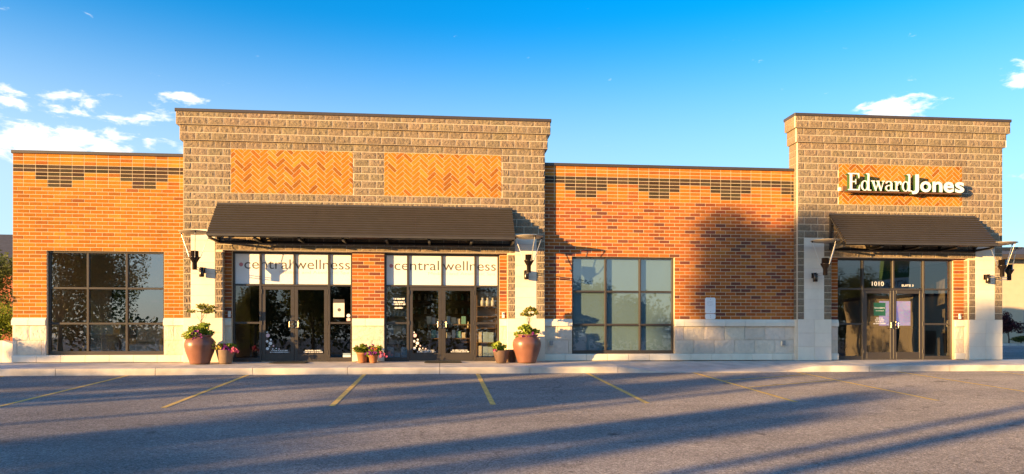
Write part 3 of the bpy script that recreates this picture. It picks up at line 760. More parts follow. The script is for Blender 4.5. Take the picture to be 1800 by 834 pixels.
for SF, s0 in ((SF1, 1), (SF2, 2)):
    m0 = SF[1][1][0]; bubbles(SF[2][0], m0+.12, .26, s0-1)
    for k, dd in enumerate(SF[2]):
        xa = SF[1][1+k][0]; micro_lines(dd, xa+.22, xa+.73, [(.295, .85), (.25, 1)], .028, YG, M_TXT_WHITE, 3*s0+k)
micro_lines(SF2[0], -1.36, -.98, [(1.72, .9), (1.63, .85), (1.57, 1), (1.47, .6)], .05, YT, M_TXT_WHITE, 11)
# notice and stickers on the right sidelight of the first storefront
n1 = MB().box(-2.96, -2.66, YT-.006, YT, 1.23, 1.72).build('notice', M_PAPER, SF1[0])
MB().box(-2.96, -2.66, YT-.008, YT-.006, 1.62, 1.72).build('notice_header', M_CAP, SF1[0]); disc_obj('notice_print', -2.80, 1.43, .05, YT-.0085, M_TXT, SF1[0], 12)
disc_obj('sticker', -2.55, 1.27, .05, YT, M_WHITE, SF1[0], 16); MB().box(-2.60, -2.50, YT-.003, YT, 1.12, 1.20).build('sticker', M_PINKL, SF1[0])
stk = MB().box(-2.70, -2.49, YT-.003, YT, .12, .23).build('sticker', M_WHITE, SF1[0]); MB().box(-2.70, -2.49, YT-.005, YT-.003, .17, .23).build('sticker', M_BLUEBOX, SF1[0])
# right entrance: number, suite, green plaque, patterned display
text_obj('lettering', '1010', 12.78, 13.16, 2.20, 2.33, YT, M_TXT_WHITE, SF3[0], offset=.012)
text_obj('lettering', 'SUITE 3', 13.72, 14.10, 2.185, 2.25, YT, M_TXT_WHITE, SF3[0], offset=.02)
pl = MB().box(12.83, 13.20, YG-.004, YG+.002, 1.31, 1.70).build('green_plaque', M_GREENP, SF3[2][0])
text_obj('plaque_lettering', 'Edward', 12.85, 13.02, 1.525, 1.57, YG-.006, M_TXT_WHITE, SF3[2][0], offset=.012); text_obj('plaque_lettering', 'Jones', 13.03, 13.17, 1.515, 1.57, YG-.006, M_TXT_WHITE, SF3[2][0], offset=.05)
text_obj('plaque_lettering', 'INVESTMENTS', 12.89, 13.15, 1.445, 1.472, YG-.006, M_TXT_WHITE, SF3[2][0], offset=.012)
micro_lines(SF3[2][0], 12.82, 13.21, [(1.225, .55), (1.17, .75), (1.115, .65), (1.06, 1)], .036, YG-.002, M_TXT_WHITE, 21)
def screenmat():
    m, nt, p = nodemat('display_print'); N, L = nt.nodes, nt.links; setp(p, rough=.5)
    tc = N.new('ShaderNodeTexCoord'); mp = N.new('ShaderNodeMapping'); mp.inputs['Scale'].default_value = (1, 1, 2.2); L.new(tc.outputs['Object'], mp.inputs[0])
    t = N.new('ShaderNodeTexNoise'); t.inputs['Scale'].default_value = 16; t.inputs['Detail'].default_value = 8; t.inputs['Roughness'].default_value = .8; L.new(mp.outputs[0], t.inputs[0])
    hs = N.new('ShaderNodeHueSaturation'); hs.inputs['Saturation'].default_value = 3.5; hs.inputs['Value'].default_value = 1.0; L.new(t.outputs['Color'], hs.inputs['Color'])
    mx = N.new('ShaderNodeMixRGB'); mx.inputs[0].default_value = .55; L.new(hs.outputs[0], mx.inputs[1]); mx.inputs[2].default_value = (.22, .20, .75, 1)
    L.new(mx.outputs[0], p.inputs['Base Color']); L.new(mx.outputs[0], p.inputs['Emission Color']); p.inputs['Emission Strength'].default_value = .22
    return m
M_SCREEN = screenmat()

# --------------------------- awnings
def awning(x0, x1, label):
    root = thing('metal_awning', label, 'awning', ((x0+x1)/2, -.2, 3.3), 'ribbed metal awnings on the towers')
    ox, oy, oz = (x0+x1)/2, -.2, 3.3
    yb, zb, yf, zf = -.205, 4.247, -1.10, 3.315
    n = 13; mb = MB(); prof = []
    ln = math.hypot(yf-yb, zf-zb); dy, dz = (yf-yb)/ln, (zf-zb)/ln; ny, nz = dz, -dy    # outward normal
    if nz < 0: ny, nz = -ny, -nz
    per = ln/n
    for i in range(n):
        for t, h in ((0, 0), (.46, 0), (.54, .036), (.92, .036)):
            s = (i+t)*per; prof.append((yb+dy*s+ny*h, zb+dz*s+nz*h))
    prof.append((yf, zf))
    segs = 3; xs = [x0+(x1-x0)*k/segs for k in range(segs+1)]
    for k in range(segs):
        a, b = xs[k]+.002, xs[k+1]-.002; m2 = MB(); q = len(prof)
        vs = [(a-ox, y-oy, z-oz) for y, z in prof]+[(b-ox, y-oy, z-oz) for y, z in prof]
        vs += [(a-ox, y-oy-ny*.0015, z-oz-nz*.0015) for y, z in prof]+[(b-ox, y-oy-ny*.0015, z-oz-nz*.0015) for y, z in prof]
        m2.add(vs, [(i, i+1, q+i+1, q+i) for i in range(q-1)]+[(2*q+i+1, 2*q+i, 3*q+i, 3*q+i+1) for i in range(q-1)])
        pnl = m2.build('ribbed_panel', M_AWN, root)
        sc = MB()
        for xx in [a+.35+j*(b-a-.7)/2 for j in range(3)]:
            for i in range(1, n, 2):
                s = (i+.3)*per; p = Vector((xx-ox+random.uniform(-.05, .05), yb+dy*s-oy, zb+dz*s-oz)); sc.tube(p, p+Vector((0, ny*.008, nz*.008)), .006, 6, smooth=False)
        sc.build('screws', M_ROD, pnl)
    f = MB(); f.box(x0-ox, x1-ox, yb-oy-.012, yb-oy+.012, zb-oz-.06, zb-oz+.03); f.build('wall_flashing', M_AWN, root)
    f = MB(); f.box(x0-ox, x1-ox, yf-oy-.012, yf-oy+.02, zf-oz-.045, zf-oz+.012); f.build('front_angle', M_AWN, root)
    f = MB(); f.box(x0-ox, x1-ox, yf-oy+.06, yf-oy+.12, zf-oz-.06, zf-oz-.004); f.build('purlin', M_DARK, root)
    f = MB(); f.box(x0-ox, x1-ox, yb-oy-.06, yb-oy-.01, 3.20-oz, 3.26-oz); f.build('wall_rail', M_DARK, root)
    nb = max(2, round((x1-x0)/1.12)); 
    for k in range(nb+1):
        x = x0+.03+(x1-x0-.06)*k/nb-ox
        b = MB(); b.box(x-.025, x+.025, yb-oy-.055, yb-oy-.005, 3.26-oz, zb-oz-.07)
        b.box(x-.03, x+.03, yf-oy+.13, yb-oy-.065, 3.205-oz, 3.265-oz)
        p = Vector((x, yb-oy-.07, 3.30-oz)); q = Vector((x, yb+dy*ln*.55-oy, zb+dz*ln*.55-oz-.05)); b.tube(p, q, .022, 6, smooth=False)
        p = Vector((x, yb+dy*.1-oy, zb+dz*.1-oz-.05)); q = Vector((x, yf-oy+.10, zf-oz-.035)); b.tube(p, q, .022, 6, smooth=False)
        b.build('bracket', M_DARK if 0 < k < nb else M_AWN, root)
awning(-5.955, 1.965, 'long bronze ribbed metal awning over the two lettered storefronts')
awning(11.24, 15.80, 'shorter bronze ribbed metal awning under the raised white letter sign')

# --------------------------- wall lamps
def wall_lamp(label):
    r = thing('wall_lamp', label, 'wall lamp', (0, 0, 0), 'bronze wall lamps on the towers')
    # local: wall plane at y=0, lamp sticks out to -y; z=0 at arm height
    b = MB(); b.box(-.06, .06, -.02, 0, -.075, .075); b.build('backplate', M_SCONCE, r)
    b = MB(); b.lathe([(0, .075), (.045, .072), (.066, .05), (.066, -.17), (.060, -.185), (.05, -.185), (.05, -.12), (0, -.12)], (0, -.11, .0), 24); b.tube((0, -.02, 0), (0, -.06, 0), .03, 12); b.build('downlight_canister', M_SCONCE, r)
    for dz in (.035, -.025): MB().tube((0, -.15, dz), (0, -.66, dz), .011, 8).build('arm', M_ROD, r)
    b = MB(); b.lathe([(0, -.045), (.055, -.045), (.060, -.03), (.060, .14), (.072, .16), (.135, .27), (.140, .285), (.10, .285), (.098, .44), (.090, .44), (.088, .30), (0, .30)], (0, -.65, 0), 28); b.build('uplight_cup', M_SCONCE, r)
    b = MB(); b.lathe([(0, .865), (.15, .872), (.30, .893), (.385, .925), (.392, .93), (.38, .935), (.29, .905), (.15, .885), (0, .878)], (0, -.65, 0), 40); b.build('reflector_disc', M_DISC, r)
    for i, t in enumerate((R(8), R(172), R(-70))):
        c, s = math.cos(t), math.sin(t)
        p = (c*.135, -.65+s*.135, .26); q = (c*.355, -.65+s*.355, .885)
        o = MB().tube(p, q, .0095, 8).build('rod', M_ROD, r)
        MB().tube((c*.352, -.65+s*.352, .872), (c*.365, -.65+s*.365, .915), .02, 8).build('knob', M_DARK, o)
    return r
lamp0 = wall_lamp('wall lamp on the pale pier left of the first storefront')
lamp0.location = (-6.325, -.208, 2.46)
for (x, y, z, rz, lab) in ((2.362, -.208, 2.46, 0, 'wall lamp on the pale pier right of the long awning, above the urn'),
                           (10.765, -.208, 2.46, 0, 'wall lamp on the pale pier left of the dark entrance doors'),
                           (16.13, -.208, 2.46, 0, 'wall lamp on the front of the rightmost pale pier'),
                           (16.70, .33, 2.46, 90, 'wall lamp sticking out from the right end wall, behind another lamp')):
    c = copy_tree(lamp0); c.location = (x, y, z); c.rotation_euler = (0, 0, R(rz)); c['label'] = lab

# --------------------------- channel letter sign
SIGN = thing('channel_letter_sign', 'raised white channel letter sign with green sides on the herringbone panel', 'sign', (13.5, -.2, 4.9))
SO = Vector((13.5, -.2, 4.9))
YLF, YLB = -.475, -.335
def ring(cx, cz, ro_x, ro_z, ri_x, ri_z, a0, a1, n=28):
    pts = []
    for i in range(n+1):
        t = R(a0+(a1-a0)*i/n); pts.append(((cx+ro_x*math.cos(t), cz+ro_z*math.sin(t)), (cx+ri_x*math.cos(t), cz+ri_z*math.sin(t))))
    return pts
def glyph(name, parts, x, z, sx, sz):
    """parts: ('p', polygon) or ('r', ring args); drawn as solid letters, each stroke a hair apart in depth"""
    mb = MB(); k = 0
    for kind, g in parts:
        y0 = YLF-k*.0004; k += 1
        polys = []
        if kind == 'p': polys = [[(x+a*sx, z+b*sz) for a, b in g]]
        else:
            pr = ring(*g)
            for (o1, i1), (o2, i2) in zip(pr, pr[1:]): polys.append([(x+a*sx, z+b*sz) for a, b in (o1, o2, i2, i1)])
        if kind == 'p':
            pl = polys[0]; n = len(pl); ar = sum(pl[i][0]*pl[(i+1) % n][1]-pl[(i+1) % n][0]*pl[i][1] for i in range(n))
            if ar < 0: pl = pl[::-1]
            mb.mi = 0; mb.add([(a-SO.x, y0-SO.y, b-SO.z) for a, b in pl], [tuple(range(n))])
            mb.mi = 1; mb.add([(a-SO.x, y0-SO.y, b-SO.z) for a, b in pl]+[(a-SO.x, YLB-SO.y, b-SO.z) for a, b in pl], [(i, i+n, (i+1) % n+n, (i+1) % n) for i in range(n)])
        else:
            for q in polys:
                mb.mi = 0; mb.add([(a-SO.x, y0-SO.y, b-SO.z) for a, b in q], [(3, 2, 1, 0)])
                mb.mi = 1
                f = [(a-SO.x, y0-SO.y, b-SO.z) for a, b in q]; bk = [(a-SO.x, YLB-SO.y, b-SO.z) for a, b in q]
                mb.add(f+bk, [(0, 1, 5, 4), (2, 3, 7, 6)])
    return mb.build(name, [M_SIGNW, M_SIGNG], SIGN)
def rect(a, b, c, d): return ('p', [(a, c), (b, c), (b, d), (a, d)])
G_E = [rect(.13, .33, 0, 1), ('p', [(0, .93), (.86, .93), (.86, 1), (0, 1)]), ('p', [(0, 0), (.90, 0), (.90, .075), (0, .075)]), ('p', [(.33, .47), (.60, .47), (.60, .54), (.33, .54)]),
       ('p', [(.72, .93), (.86, .93), (.86, .70), (.80, .70)]), ('p', [(.76, .075), (.90, .075), (.92, .33), (.86, .33)]), ('p', [(.56, .36), (.62, .36), (.62, .66), (.56, .66)])]
G_D = [rect(.62, .80, .03, 1.0), ('p', [(.48, .94), (.80, .94), (.80, 1.0), (.48, 1.0)]), ('p', [(.62, 0), (.96, 0), (.96, .06), (.62, .06)]), ('r', (.38, .29, .36, .30, .18, .245, 0, 360))]
G_W = [('p', [(.06, .57), (.25, .57), (.44, 0), (.33, 0)]), ('p', [(.33, 0), (.40, 0), (.62, .57), (.55, .57)]), ('p', [(.42, .57), (.62, .57), (.82, 0), (.71, 0)]), ('p', [(.71, 0), (.78, 0), (1.0, .57), (.93, .57)]),
       rect(0, .32, .535, .585), rect(.40, .66, .535, .585), rect(.82, 1.08, .535, .585)]
G_A = [rect(.50, .70, .04, .42), ('r', (.36, .40, .34, .19, .17, .13, 0, 165)), ('r', (.34, .17, .32, .18, .16, .125, 60, 330)), ('p', [(.50, 0), (.86, 0), (.86, .06), (.50, .06)]), ('p', [(.36, .30), (.52, .30), (.52, .36), (.36, .345)])]
G_R = [rect(.16, .36, .03, .57), rect(0, .34, .52, .58), rect(0, .54, 0, .055), ('r', (.60, .30, .30, .29, .17, .20, 55, 175)), ('r', (.72, .47, .105, .105, .001, .001, 0, 360, 14))]
def sx_at(xpix): # picture column of the letter plane -> metres along the facade
    u = xpix-900; return (20.18+YLF)*math.tan(math.atan(u/1267)+YAW)
ZB = 4.905; HC = .50
for nm, g, a, b, wid in (('letter_e', G_E, 1490.5, 1512.0, .92), ('letter_d', G_D, 1512.8, 1531.5, .96), ('letter_w', G_W, 1530.8, 1556.0, 1.08), ('letter_a', G_A, 1555.6, 1572.0, .86), ('letter_r', G_R, 1571.8, 1584.8, .82), ('letter_d', G_D, 1584.6, 1603.2, .96)):
    X0, X1 = sx_at(a), sx_at(b); glyph(nm, g, X0, ZB, (X1-X0)/wid, HC)
for ch, a, b, z0, z1 in (('J', 1602.4, 1615.5, ZB-.075, ZB+HC), ('o', 1617.6, 1637.0, ZB-.012, ZB+.305), ('n', 1639.2, 1656.8, ZB, ZB+.305), ('e', 1658.6, 1677.0, ZB-.012, ZB+.305), ('s', 1678.8, 1695.0, ZB-.012, ZB+.305)):
    o = text_obj('letter_'+ch.lower(), ch, sx_at(a)-SO.x, sx_at(b)-SO.x, z0-SO.z, z1-SO.z, YLF-SO.y, M_SIGNW, SIGN, offset=.028, extrude=YLB-YLF, sidemat=M_SIGNG)
MB().cbox(sx_at(1486)-SO.x, sx_at(1692)-SO.x, -.333-SO.y, -.215-SO.y, 4.915-SO.z, 5.055-SO.z, .004).build('raceway', M_RACE, SIGN)
MB().box(sx_at(1486)-SO.x, sx_at(1692)-SO.x, -.43-SO.y, -.335-SO.y, 4.865-SO.z, 4.893-SO.z).build('letter_rail', M_RACE, SIGN)
for x in (sx_at(1484.5), sx_at(1590), sx_at(1690)): MB().box(x-SO.x-.03, x-SO.x+.03, -.26-SO.y, -.19-SO.y, 4.93-SO.z, 5.03-SO.z).build('mounting_clip', M_WHITE, SIGN)

# --------------------------- small wall things
pq = thing('wall_plaque', 'taller white plaque of small print on the brick between window and tower', 'plaque', (7.75, 0, 1.4))
def plaque(root, x0, x1, z0, z1, seed):
    mb = MB(); c = .03; mb.prism_xz([(x0+c, z0), (x1-c, z0), (x1, z0+c), (x1, z1-c), (x1-c, z1), (x0+c, z1), (x0, z1-c), (x0, z0+c)], -.014, -.001)
    mb.build('plate', M_WHITE, root)
    for zz in (z0+.05, z1-.05): MB().tube(((x0+x1)/2, -.014, zz), ((x0+x1)/2, -.018, zz), .008, 8).build('screw', M_STEEL, root)
plaque(pq, -.155, .155, -.04, .415, 1); 
micro_lines(pq, -.10, .10, [(.30, .8), (.26, 1), (.22, .9), (.18, .7)], .012, -.0155, simple('engraving', (.45, .46, .48), .6), 5)
pq2 = thing('wall_plaque', 'shorter white plaque just above the stone sill, below the taller one', 'plaque', (7.75, 0, 1.2)); plaque(pq2, -.155, .155, -.005, .145, 2)
def outlet(x, label):
    r = thing('outlet_box', label, 'outlet box', (x, -.03, .50), 'weatherproof outlet boxes in the stone base')
    MB().cbox(-.06, .06, -.05, .0, -.08, .06, .012).build('housing', M_ROD, r); MB().cbox(-.05, .05, -.075, -.052, -.06, .075, .008).build('cover', simple('outlet_grey', (.30, .30, .28), .6), r)
outlet(3.10, 'grey outlet box in the stone base beside the urn and the shaded window'); outlet(9.93, 'grey outlet box in the stone base beside the right tower')
for x, lab in ((-5.70, 'small white keypad box beside the first storefront, above the stone base'), (1.745, 'small white keypad box right of the shelf-lined storefront'), (15.47, 'small white keypad box right of the dark entrance')):
    k = thing('keypad_box', lab, 'keypad', (x, .0, 1.30), 'keypad boxes beside the entrances')
    MB().cbox(-.035, .035, -.03, -.001, -.085, .075, .006).build('housing', M_WHITE, k); MB().cbox(-.025, .025, -.035, -.0305, .0, .06, .002).build('cover', M_ROD, k)
for x, w, lab in ((-4.02, .95, 'dark rubber doormat before the first lettered doors'), (.06, 1.0, 'dark rubber doormat before the doors with shelves behind')):
    mb = MB(); mb.cbox(-w/2, w/2, -.30, .30, .0, .014, .004); mb.box(-w/2+.03, w/2-.03, -.27, .27, .0145, .019)
    tag(mb.build('doormat', M_MAT, None, (x, -.45, -.012)), lab, 'doormat')

# ------------------------------------------------------------------ plants
def leaves(mb, lobes, n, size, rnd, shell=.55, asp=.5):
    tot = sum(l[1][0]*l[1][1]*l[1][2] for l in lobes)
    for (c, rr) in lobes:
        k = max(1, int(n*rr[0]*rr[1]*rr[2]/tot))
        for _ in range(k):
            d = Vector((rnd.gauss(0, 1), rnd.gauss(0, 1), rnd.gauss(0, 1))).normalized(); t = shell+(1-shell)*rnd.random() if rnd.random() < .8 else rnd.random()
            p = Vector((c[0]+d.x*rr[0]*t, c[1]+d.y*rr[1]*t, c[2]+d.z*rr[2]*t))
            a = Vector((rnd.gauss(0, 1), rnd.gauss(0, 1), rnd.gauss(0, .7))).normalized(); b = (d*.6+Vector((rnd.gauss(0, 1), rnd.gauss(0, 1), rnd.gauss(0, 1)))).normalized().cross(a)
            if b.length < .1: continue
            b.normalize(); s = size*rnd.uniform(.6, 1.3)
            mb.add([p-a*s*.5, p+b*s*asp*.5, p+a*s*.5, p-b*s*asp*.5], [(0, 1, 2, 3)])
def tree(name, label, cat, loc, h, lobes, n, size, mat, seed, group=None, trunk_r=.16, trunk_top=None, shell=.45, limbs=7):
    rnd = random.Random(seed); r = thing(name, label, cat, loc, group)
    tb = MB(); tt = trunk_top or h*.75; prev = Vector((0, 0, -.1)); pr = trunk_r*1.25
    for k in range(1, 6):
        q = Vector((rnd.uniform(-.04, .04)*k*.3, rnd.uniform(-.04, .04)*k*.3, tt*k/5)); rr = trunk_r*(1-.16*k); tb.tube(prev, q, pr, 10, rr, cap=False); prev = q; pr = rr
    for (c, rr) in lobes[:limbs]:
        z0 = tt*rnd.uniform(.35, .9); tb.tube((0, 0, z0), (c[0]*.8, c[1]*.8, max(c[2], z0+.05)), trunk_r*.4, 6, trunk_r*.1, cap=False)
    tb.build('trunk', M_BARK, r)
    cb = MB(); leaves(cb, lobes, n, size, rnd, shell); cb.build('crown', mat, r); return r
def blob_lobes(rnd, c, rad, n, k=.5):
    out = []
    for _ in range(n):
        d = Vector((rnd.gauss(0, 1), rnd.gauss(0, 1), rnd.gauss(0, 1))).normalized()*(rnd.random()**.5)*.75
        out.append(((c[0]+d.x*rad[0], c[1]+d.y*rad[1], c[2]+d.z*rad[2]), tuple(q*k*rnd.uniform(.7, 1.25) for q in rad)))
    return out
# --- trees and shrubs along the street, behind the viewer towards the sun: they cast the long shadows
NXs, NYs = LY, -LX
TE = math.tan(SUN_EL)
def street_pos(s, l): return (l*LX+s*NXs, l*LY+s*NYs)
def zl(w, l): return w-TE*l          # height whose shadow line sits at w
def shade_tree(s, l, specs, label, seed, n=9000, size=.13, name='street_tree', cat='tree', group=None, trunk=True, tr=.12):
    x, y = street_pos(s, l); g = lot_z(y); rnd = random.Random(seed); lobes = []
    for (s0, w0, rs, rw, k, cnt) in specs:
        z0 = zl(w0, l)-g
        for lob in blob_lobes(rnd, (0, 0, 0), (rs, rs, rw), cnt, k):
            (cx, cy, cz), rr = lob
            # cx runs across the light, cy along it
            px = (s0-s+cx)*NXs+cy*LX; py = (s0-s+cx)*NYs+cy*LY
            lobes.append(((px, py, z0+cz), rr))
    top = max(c[2]+q[2] for c, q in lobes)
    return tree(name, label, cat, (x, y, g), top, lobes, n, size, L_DARK, seed, group, tr, trunk_top=top*.7)
LT = -45
shade_tree(4.75, LT, [(4.75, 3.6, 1.15, 1.75, .6, 16), (4.3, 2.0, .95, 1.2, .6, 9), (5.4, 2.3, .75, 1.6, .6, 10), (4.6, .6, 1.3, 1.0, .55, 9), (3.5, .9, .6, .9, .55, 6), (3.15, 1.5, .42, .6, .55, 5), (4.8, -.5, 1.4, .42, .6, 12)], 'tall round street tree behind the viewer, casting the big shadow on the brick', 3, n=48000, size=.15)
shade_tree(8.05, LT, [(8.05, 2.1, .55, 1.4, .55, 8), (7.5, 1.0, .6, .7, .5, 4)], 'slender street tree behind the viewer', 4, n=5000)
shade_tree(6.8, LT+4, [(6.6, -.5, .85, .95, .55, 9), (7.3, -.9, .8, .9, .5, 6), (6.2, .2, .6, .6, .5, 4), (6.1, -.95, .8, .5, .6, 7), (7.0, -1.35, .9, .5, .6, 7)], 'bushy low tree behind the viewer between taller ones', 5, n=9500, name='shrub_tree')
shade_tree(2.6, LT, [(2.9, .1, .45, .75, .6, 6), (2.3, -.55, .8, .45, .6, 6)], 'small bushy tree behind the viewer, left of the tall round one', 6, n=2800, name='shrub_tree')
shade_tree(10.2, LT, [(9.9, -.55, .75, .8, .55, 9), (10.6, -.85, .65, .6, .55, 6), (9.5, -1.4, .7, .6, .5, 5), (10.8, -1.5, .5, .5, .5, 5)], 'broad dark bush behind the viewer beside the pole', 8, n=6000, name='tall_bush')
for i, (s, w, rs) in enumerate(((-5.6, -.75, .8), (-4.2, -1.15, .9), (-2.6, -1.35, 1.0), (-.9, -1.15, 1.0), (.6, -.85, .9), (1.7, -.75, .75))):
    shade_tree(s, LT, [(s, w, rs, .45, .6, 7), (s+.2, w-.8, rs, .5, .6, 5)], ('first', 'second', 'third', 'fourth', 'fifth', 'sixth')[i]+' clipped shrub of the street hedge behind the viewer, counted from its left end', 20+i, n=3200, name='hedge_shrub', cat='shrub', group='hedge shrubs along the street', tr=.06)
for i, (s, w) in enumerate(((7.6, -1.75), (8.6, -1.75), (9.4, -1.9))):
    shade_tree(s, LT-2, [(s, w, .7, .4, .6, 7)], ('low shrub behind the viewer under the slender tree', 'low shrub behind the viewer left of the broad bush', 'low shrub behind the viewer against the broad bush')[i], 40+i, n=2200, name='low_shrub', cat='shrub', tr=.05)
# utility pole and a bare trunk
px, py = street_pos(12.3, -38)
up = thing('utility_pole', 'wooden utility pole behind the viewer with crossarm', 'pole', (px, py, lot_z(py)))
MB().tube((0, 0, -.2), (0, 0, 9.5), .13, 12, .10).build('pole', M_BARK, up); MB().box(-.9, .9, -.05, .05, 8.6, 8.72).build('crossarm', M_BARK, up)
px, py = street_pos(12.9, -40)
tree('street_tree', 'street tree behind the viewer with a thick bare trunk and a high crown', 'tree', (px, py, lot_z(py)), 11, blob_lobes(random.Random(9), (0, 0, 10.2), (2.0, 2.0, 1.3), 10), 5000, .16, L_DARK, 9, None, .30, 8.8)
# --- trees across the street that the windows mirror
rt = [(-33, -46, 12.0, 3.6), (-28.6, -44, 12.5, 3.4), (-24.3, -60, 5.2, 2.3), (-20.6, -58, 6.0, 2.2), (-16.8, -47, 9.0, 2.8), (-12.2, -50, 10.5, 3.0), (-7.6, -46, 8.6, 2.6), (-2.6, -52, 10.5, 3.2), (2.6, -47, 11, 3.0), (8.0, -51, 10.5, 3.2), (14, -48, 9.0, 2.8), (19, -50, 6.8, 2.6), (25, -47, 8.5, 3.0), (31, -50, 9.5, 3.0), (37.0, -48, 10.5, 3.0), (42.5, -57, 12.0, 3.4), (52.0, -64, 12, 3.4)]
ordw = ['first', 'second', 'third', 'fourth', 'fifth', 'sixth', 'seventh', 'eighth', 'ninth', 'tenth', 'eleventh', 'twelfth', 'thirteenth', 'fourteenth', 'fifteenth', 'sixteenth', 'seventeenth']
for i, (x, y, h, r_) in enumerate(rt):
    rnd = random.Random(60+i); lb = blob_lobes(rnd, (0, 0, h*.60), (r_, r_, h*.40), 18, .46)
    tree('far_tree', ordw[i]+' tree from the left in the row across the street', 'tree', (x, y, -1.75), h, lb, 11000, .25, L_TREE if i % 3 else L_DARK, 60+i, 'trees across the street', .2, h*.7)
wd = MB(); wr = random.Random(77)  # unseen wood, added to cover the bright horizon mirrored in the glass
for i in range(120):
    x = -150+i*2.6; y = -80+wr.uniform(-4, 4); h = wr.uniform(7.0, 9.5) if not -44 < x < -31 else wr.uniform(4.0, 5.2); leaves(wd, [((x, y, -1.75+h*.5), (2.6, 1.6, h*.55))], 420, .6, wr, .3, .7)
o = wd.build('added_far_wood', L_DARK); o['kind'] = 'stuff'; tag(o, 'dark wooded belt added far behind the viewer to darken the window reflections', 'woodland')
# beige shop and pylon sign across the street (mirrored in the right entrance)
sb = thing('far_shop', 'beige flat roofed shop across the street', 'building', (49, -52, -1.75))
MB().box(-2.9, 2.2, -6, 6, 0, 6.4).build('wall', M_HOUSEB, sb); MB().box(-3.1, 2.4, -6.2, 6.2, 6.4, 6.7).build('roof', M_ROOFD, sb)
for xx in (-2.2, .2): MB().box(xx, xx+1.5, 6.0, 6.04, .8, 3.0).build('window', M_DARK, sb)
ps = thing('pylon_sign', 'tall pylon sign with a green panel over a white panel across the street', 'sign', (42.2, -43, -1.75))
MB().box(-.18, .18, -.18, .18, 0, 6.6).build('post', M_BRONZE, ps)
MB().box(-1.3, 1.3, -.25, .25, 7.85, 9.6).build('green_panel', simple('pylon_green', (.03, .16, .04), .5), ps); MB().box(-1.3, 1.3, -.25, .25, 6.5, 7.8).build('white_panel', M_WHITE, ps)
def back_text(body, x0, x1, z0, z1, mat, parent):
    v, f = text_poly(body, .015); ax = [p[0] for p in v]; az = [p[1] for p in v]
    mb = MB(); mb.add([(x1-(p[0]-min(ax))/(max(ax)-min(ax))*(x1-x0), .262, z0+(p[1]-min(az))/(max(az)-min(az))*(z1-z0)) for p in v], f); mb.build('panel_lettering', mat, parent)
back_text('SUB', .02, 1.1, 8.35, 9.1, M_TXT_WHITE, ps); back_text('WAY', -1.1, -.02, 8.35, 9.1, simple('pylon_yellow', (.7, .5, .03), .5), ps)
back_text('ACTION', -1.1, 1.1, 7.1, 7.55, M_TXT, ps)

# --- pots and bedding plants in front of the piers
def urn(label, x, y, z, k=1.0):
    r = thing('urn_planter', label, 'planter', (x, y, z), 'large glazed urns')
    prof = [(0, .0), (.235, .0), (.25, .012), (.255, .04), (.30, .17), (.355, .32), (.385, .46), (.385, .54), (.36, .62), (.315, .675), (.285, .70), (.283, .715), (.31, .735), (.318, .75), (.31, .765), (.285, .765), (.265, .72), (.26, .66)]
    MB().lathe([(a*k, b*k) for a, b in prof], (0, 0, 0), 40).build('urn', M_TERRA, r); MB().lathe([(.27*k, .69*k), (0, .70*k)], (0, 0, 0), 24).build('soil', M_SOIL, r)
def pot(label, x, y, z, rt_, rb, h, mat, name='flower_pot', rim=True, group='small flower pots'):
    r = thing(name, label, 'flower pot', (x, y, z), group)
    prof = [(0, 0), (rb, 0), (rb+.006, .01), (rt_*.97, h*.82)]+([(rt_*1.06, h*.83), (rt_*1.08, h)] if rim else [(rt_, h*.95), (rt_*1.02, h)])+[(rt_*.92, h), (rt_*.88, h*.86)]
    MB().lathe(prof, (0, 0, 0), 28).build('pot', mat, r); MB().lathe([(rt_*.9, h*.88), (0, h*.9)], (0, 0, 0), 20).build('soil', M_SOIL, r)
def bedding(label, x, y, z, rx, rz, n, flowers, seed, name='bedding_plant', leafm=None, spread=None):
    rnd = random.Random(seed); r = thing(name, label, 'plant', (x, y, z)); mb = MB()
    leaves(mb, blob_lobes(rnd, (0, 0, rz*.35), (rx, rx*.85, rz), 9, .42), n, .075, rnd, .3, .62)
    for _ in range(14):
        t = rnd.random()*6.28; mb.tube((0, 0, -.03), (math.cos(t)*rx*.6, math.sin(t)*rx*.5, rz*rnd.uniform(.2, .9)), .004, 4, .002, cap=False)
    mb.build('foliage', leafm or L_GRN, r)
    for (m, cnt, cx, cz, sp) in flowers:
        fb = MB()
        for _ in range(cnt):
            c = Vector((cx+rnd.gauss(0, sp), -rx*.55-rnd.random()*.08, cz+rnd.gauss(0, sp*.6))); s = rnd.uniform(.024, .036); nrm = Vector((rnd.gauss(0, .4), -1, rnd.gauss(.2, .4))).normalized(); a = nrm.orthogonal().normalized(); b = nrm.cross(a)
            for k in range(5):
                t = 2*math.pi*k/5; d = a*math.cos(t)+b*math.sin(t); e = a*math.cos(t+.62)+b*math.sin(t+.62); g = a*math.cos(t-.62)+b*math.sin(t-.62)
                fb.add([c, c+g*s*.8+nrm*.006, c+d*s*1.15+nrm*.012, c+e*s*.8+nrm*.006], [(0, 1, 2, 3)])
        fb.build('flowers', m, r)
def topiary(label, x, y, z, h, rx, seed, dx=0):
    rnd = random.Random(seed); lobes = blob_lobes(rnd, (dx, 0, h*.80), (rx, rx*.8, h*.20), 13, .30)
    tree('patio_tree', label, 'tree', (x, y, z), h, lobes, 620, .075, L_TOPI, seed, 'small trees in the urns', .013, h*.78, .2, limbs=11)
UY = -.78
urn('glazed urn left of the first storefront, below the first wall lamp', -6.22, UY, -.015, .98); urn('glazed urn right of the storefront with shelves, beside a brown bowl', 2.315, UY, -.015, 1.0)
topiary('thin airy tree in the urn left of the first storefront', -6.18, UY, .68, .92, .43, 51); topiary('thin round topped tree in the urn right of the shelf-lined storefront', 2.36, UY, .70, .84, .34, 52)
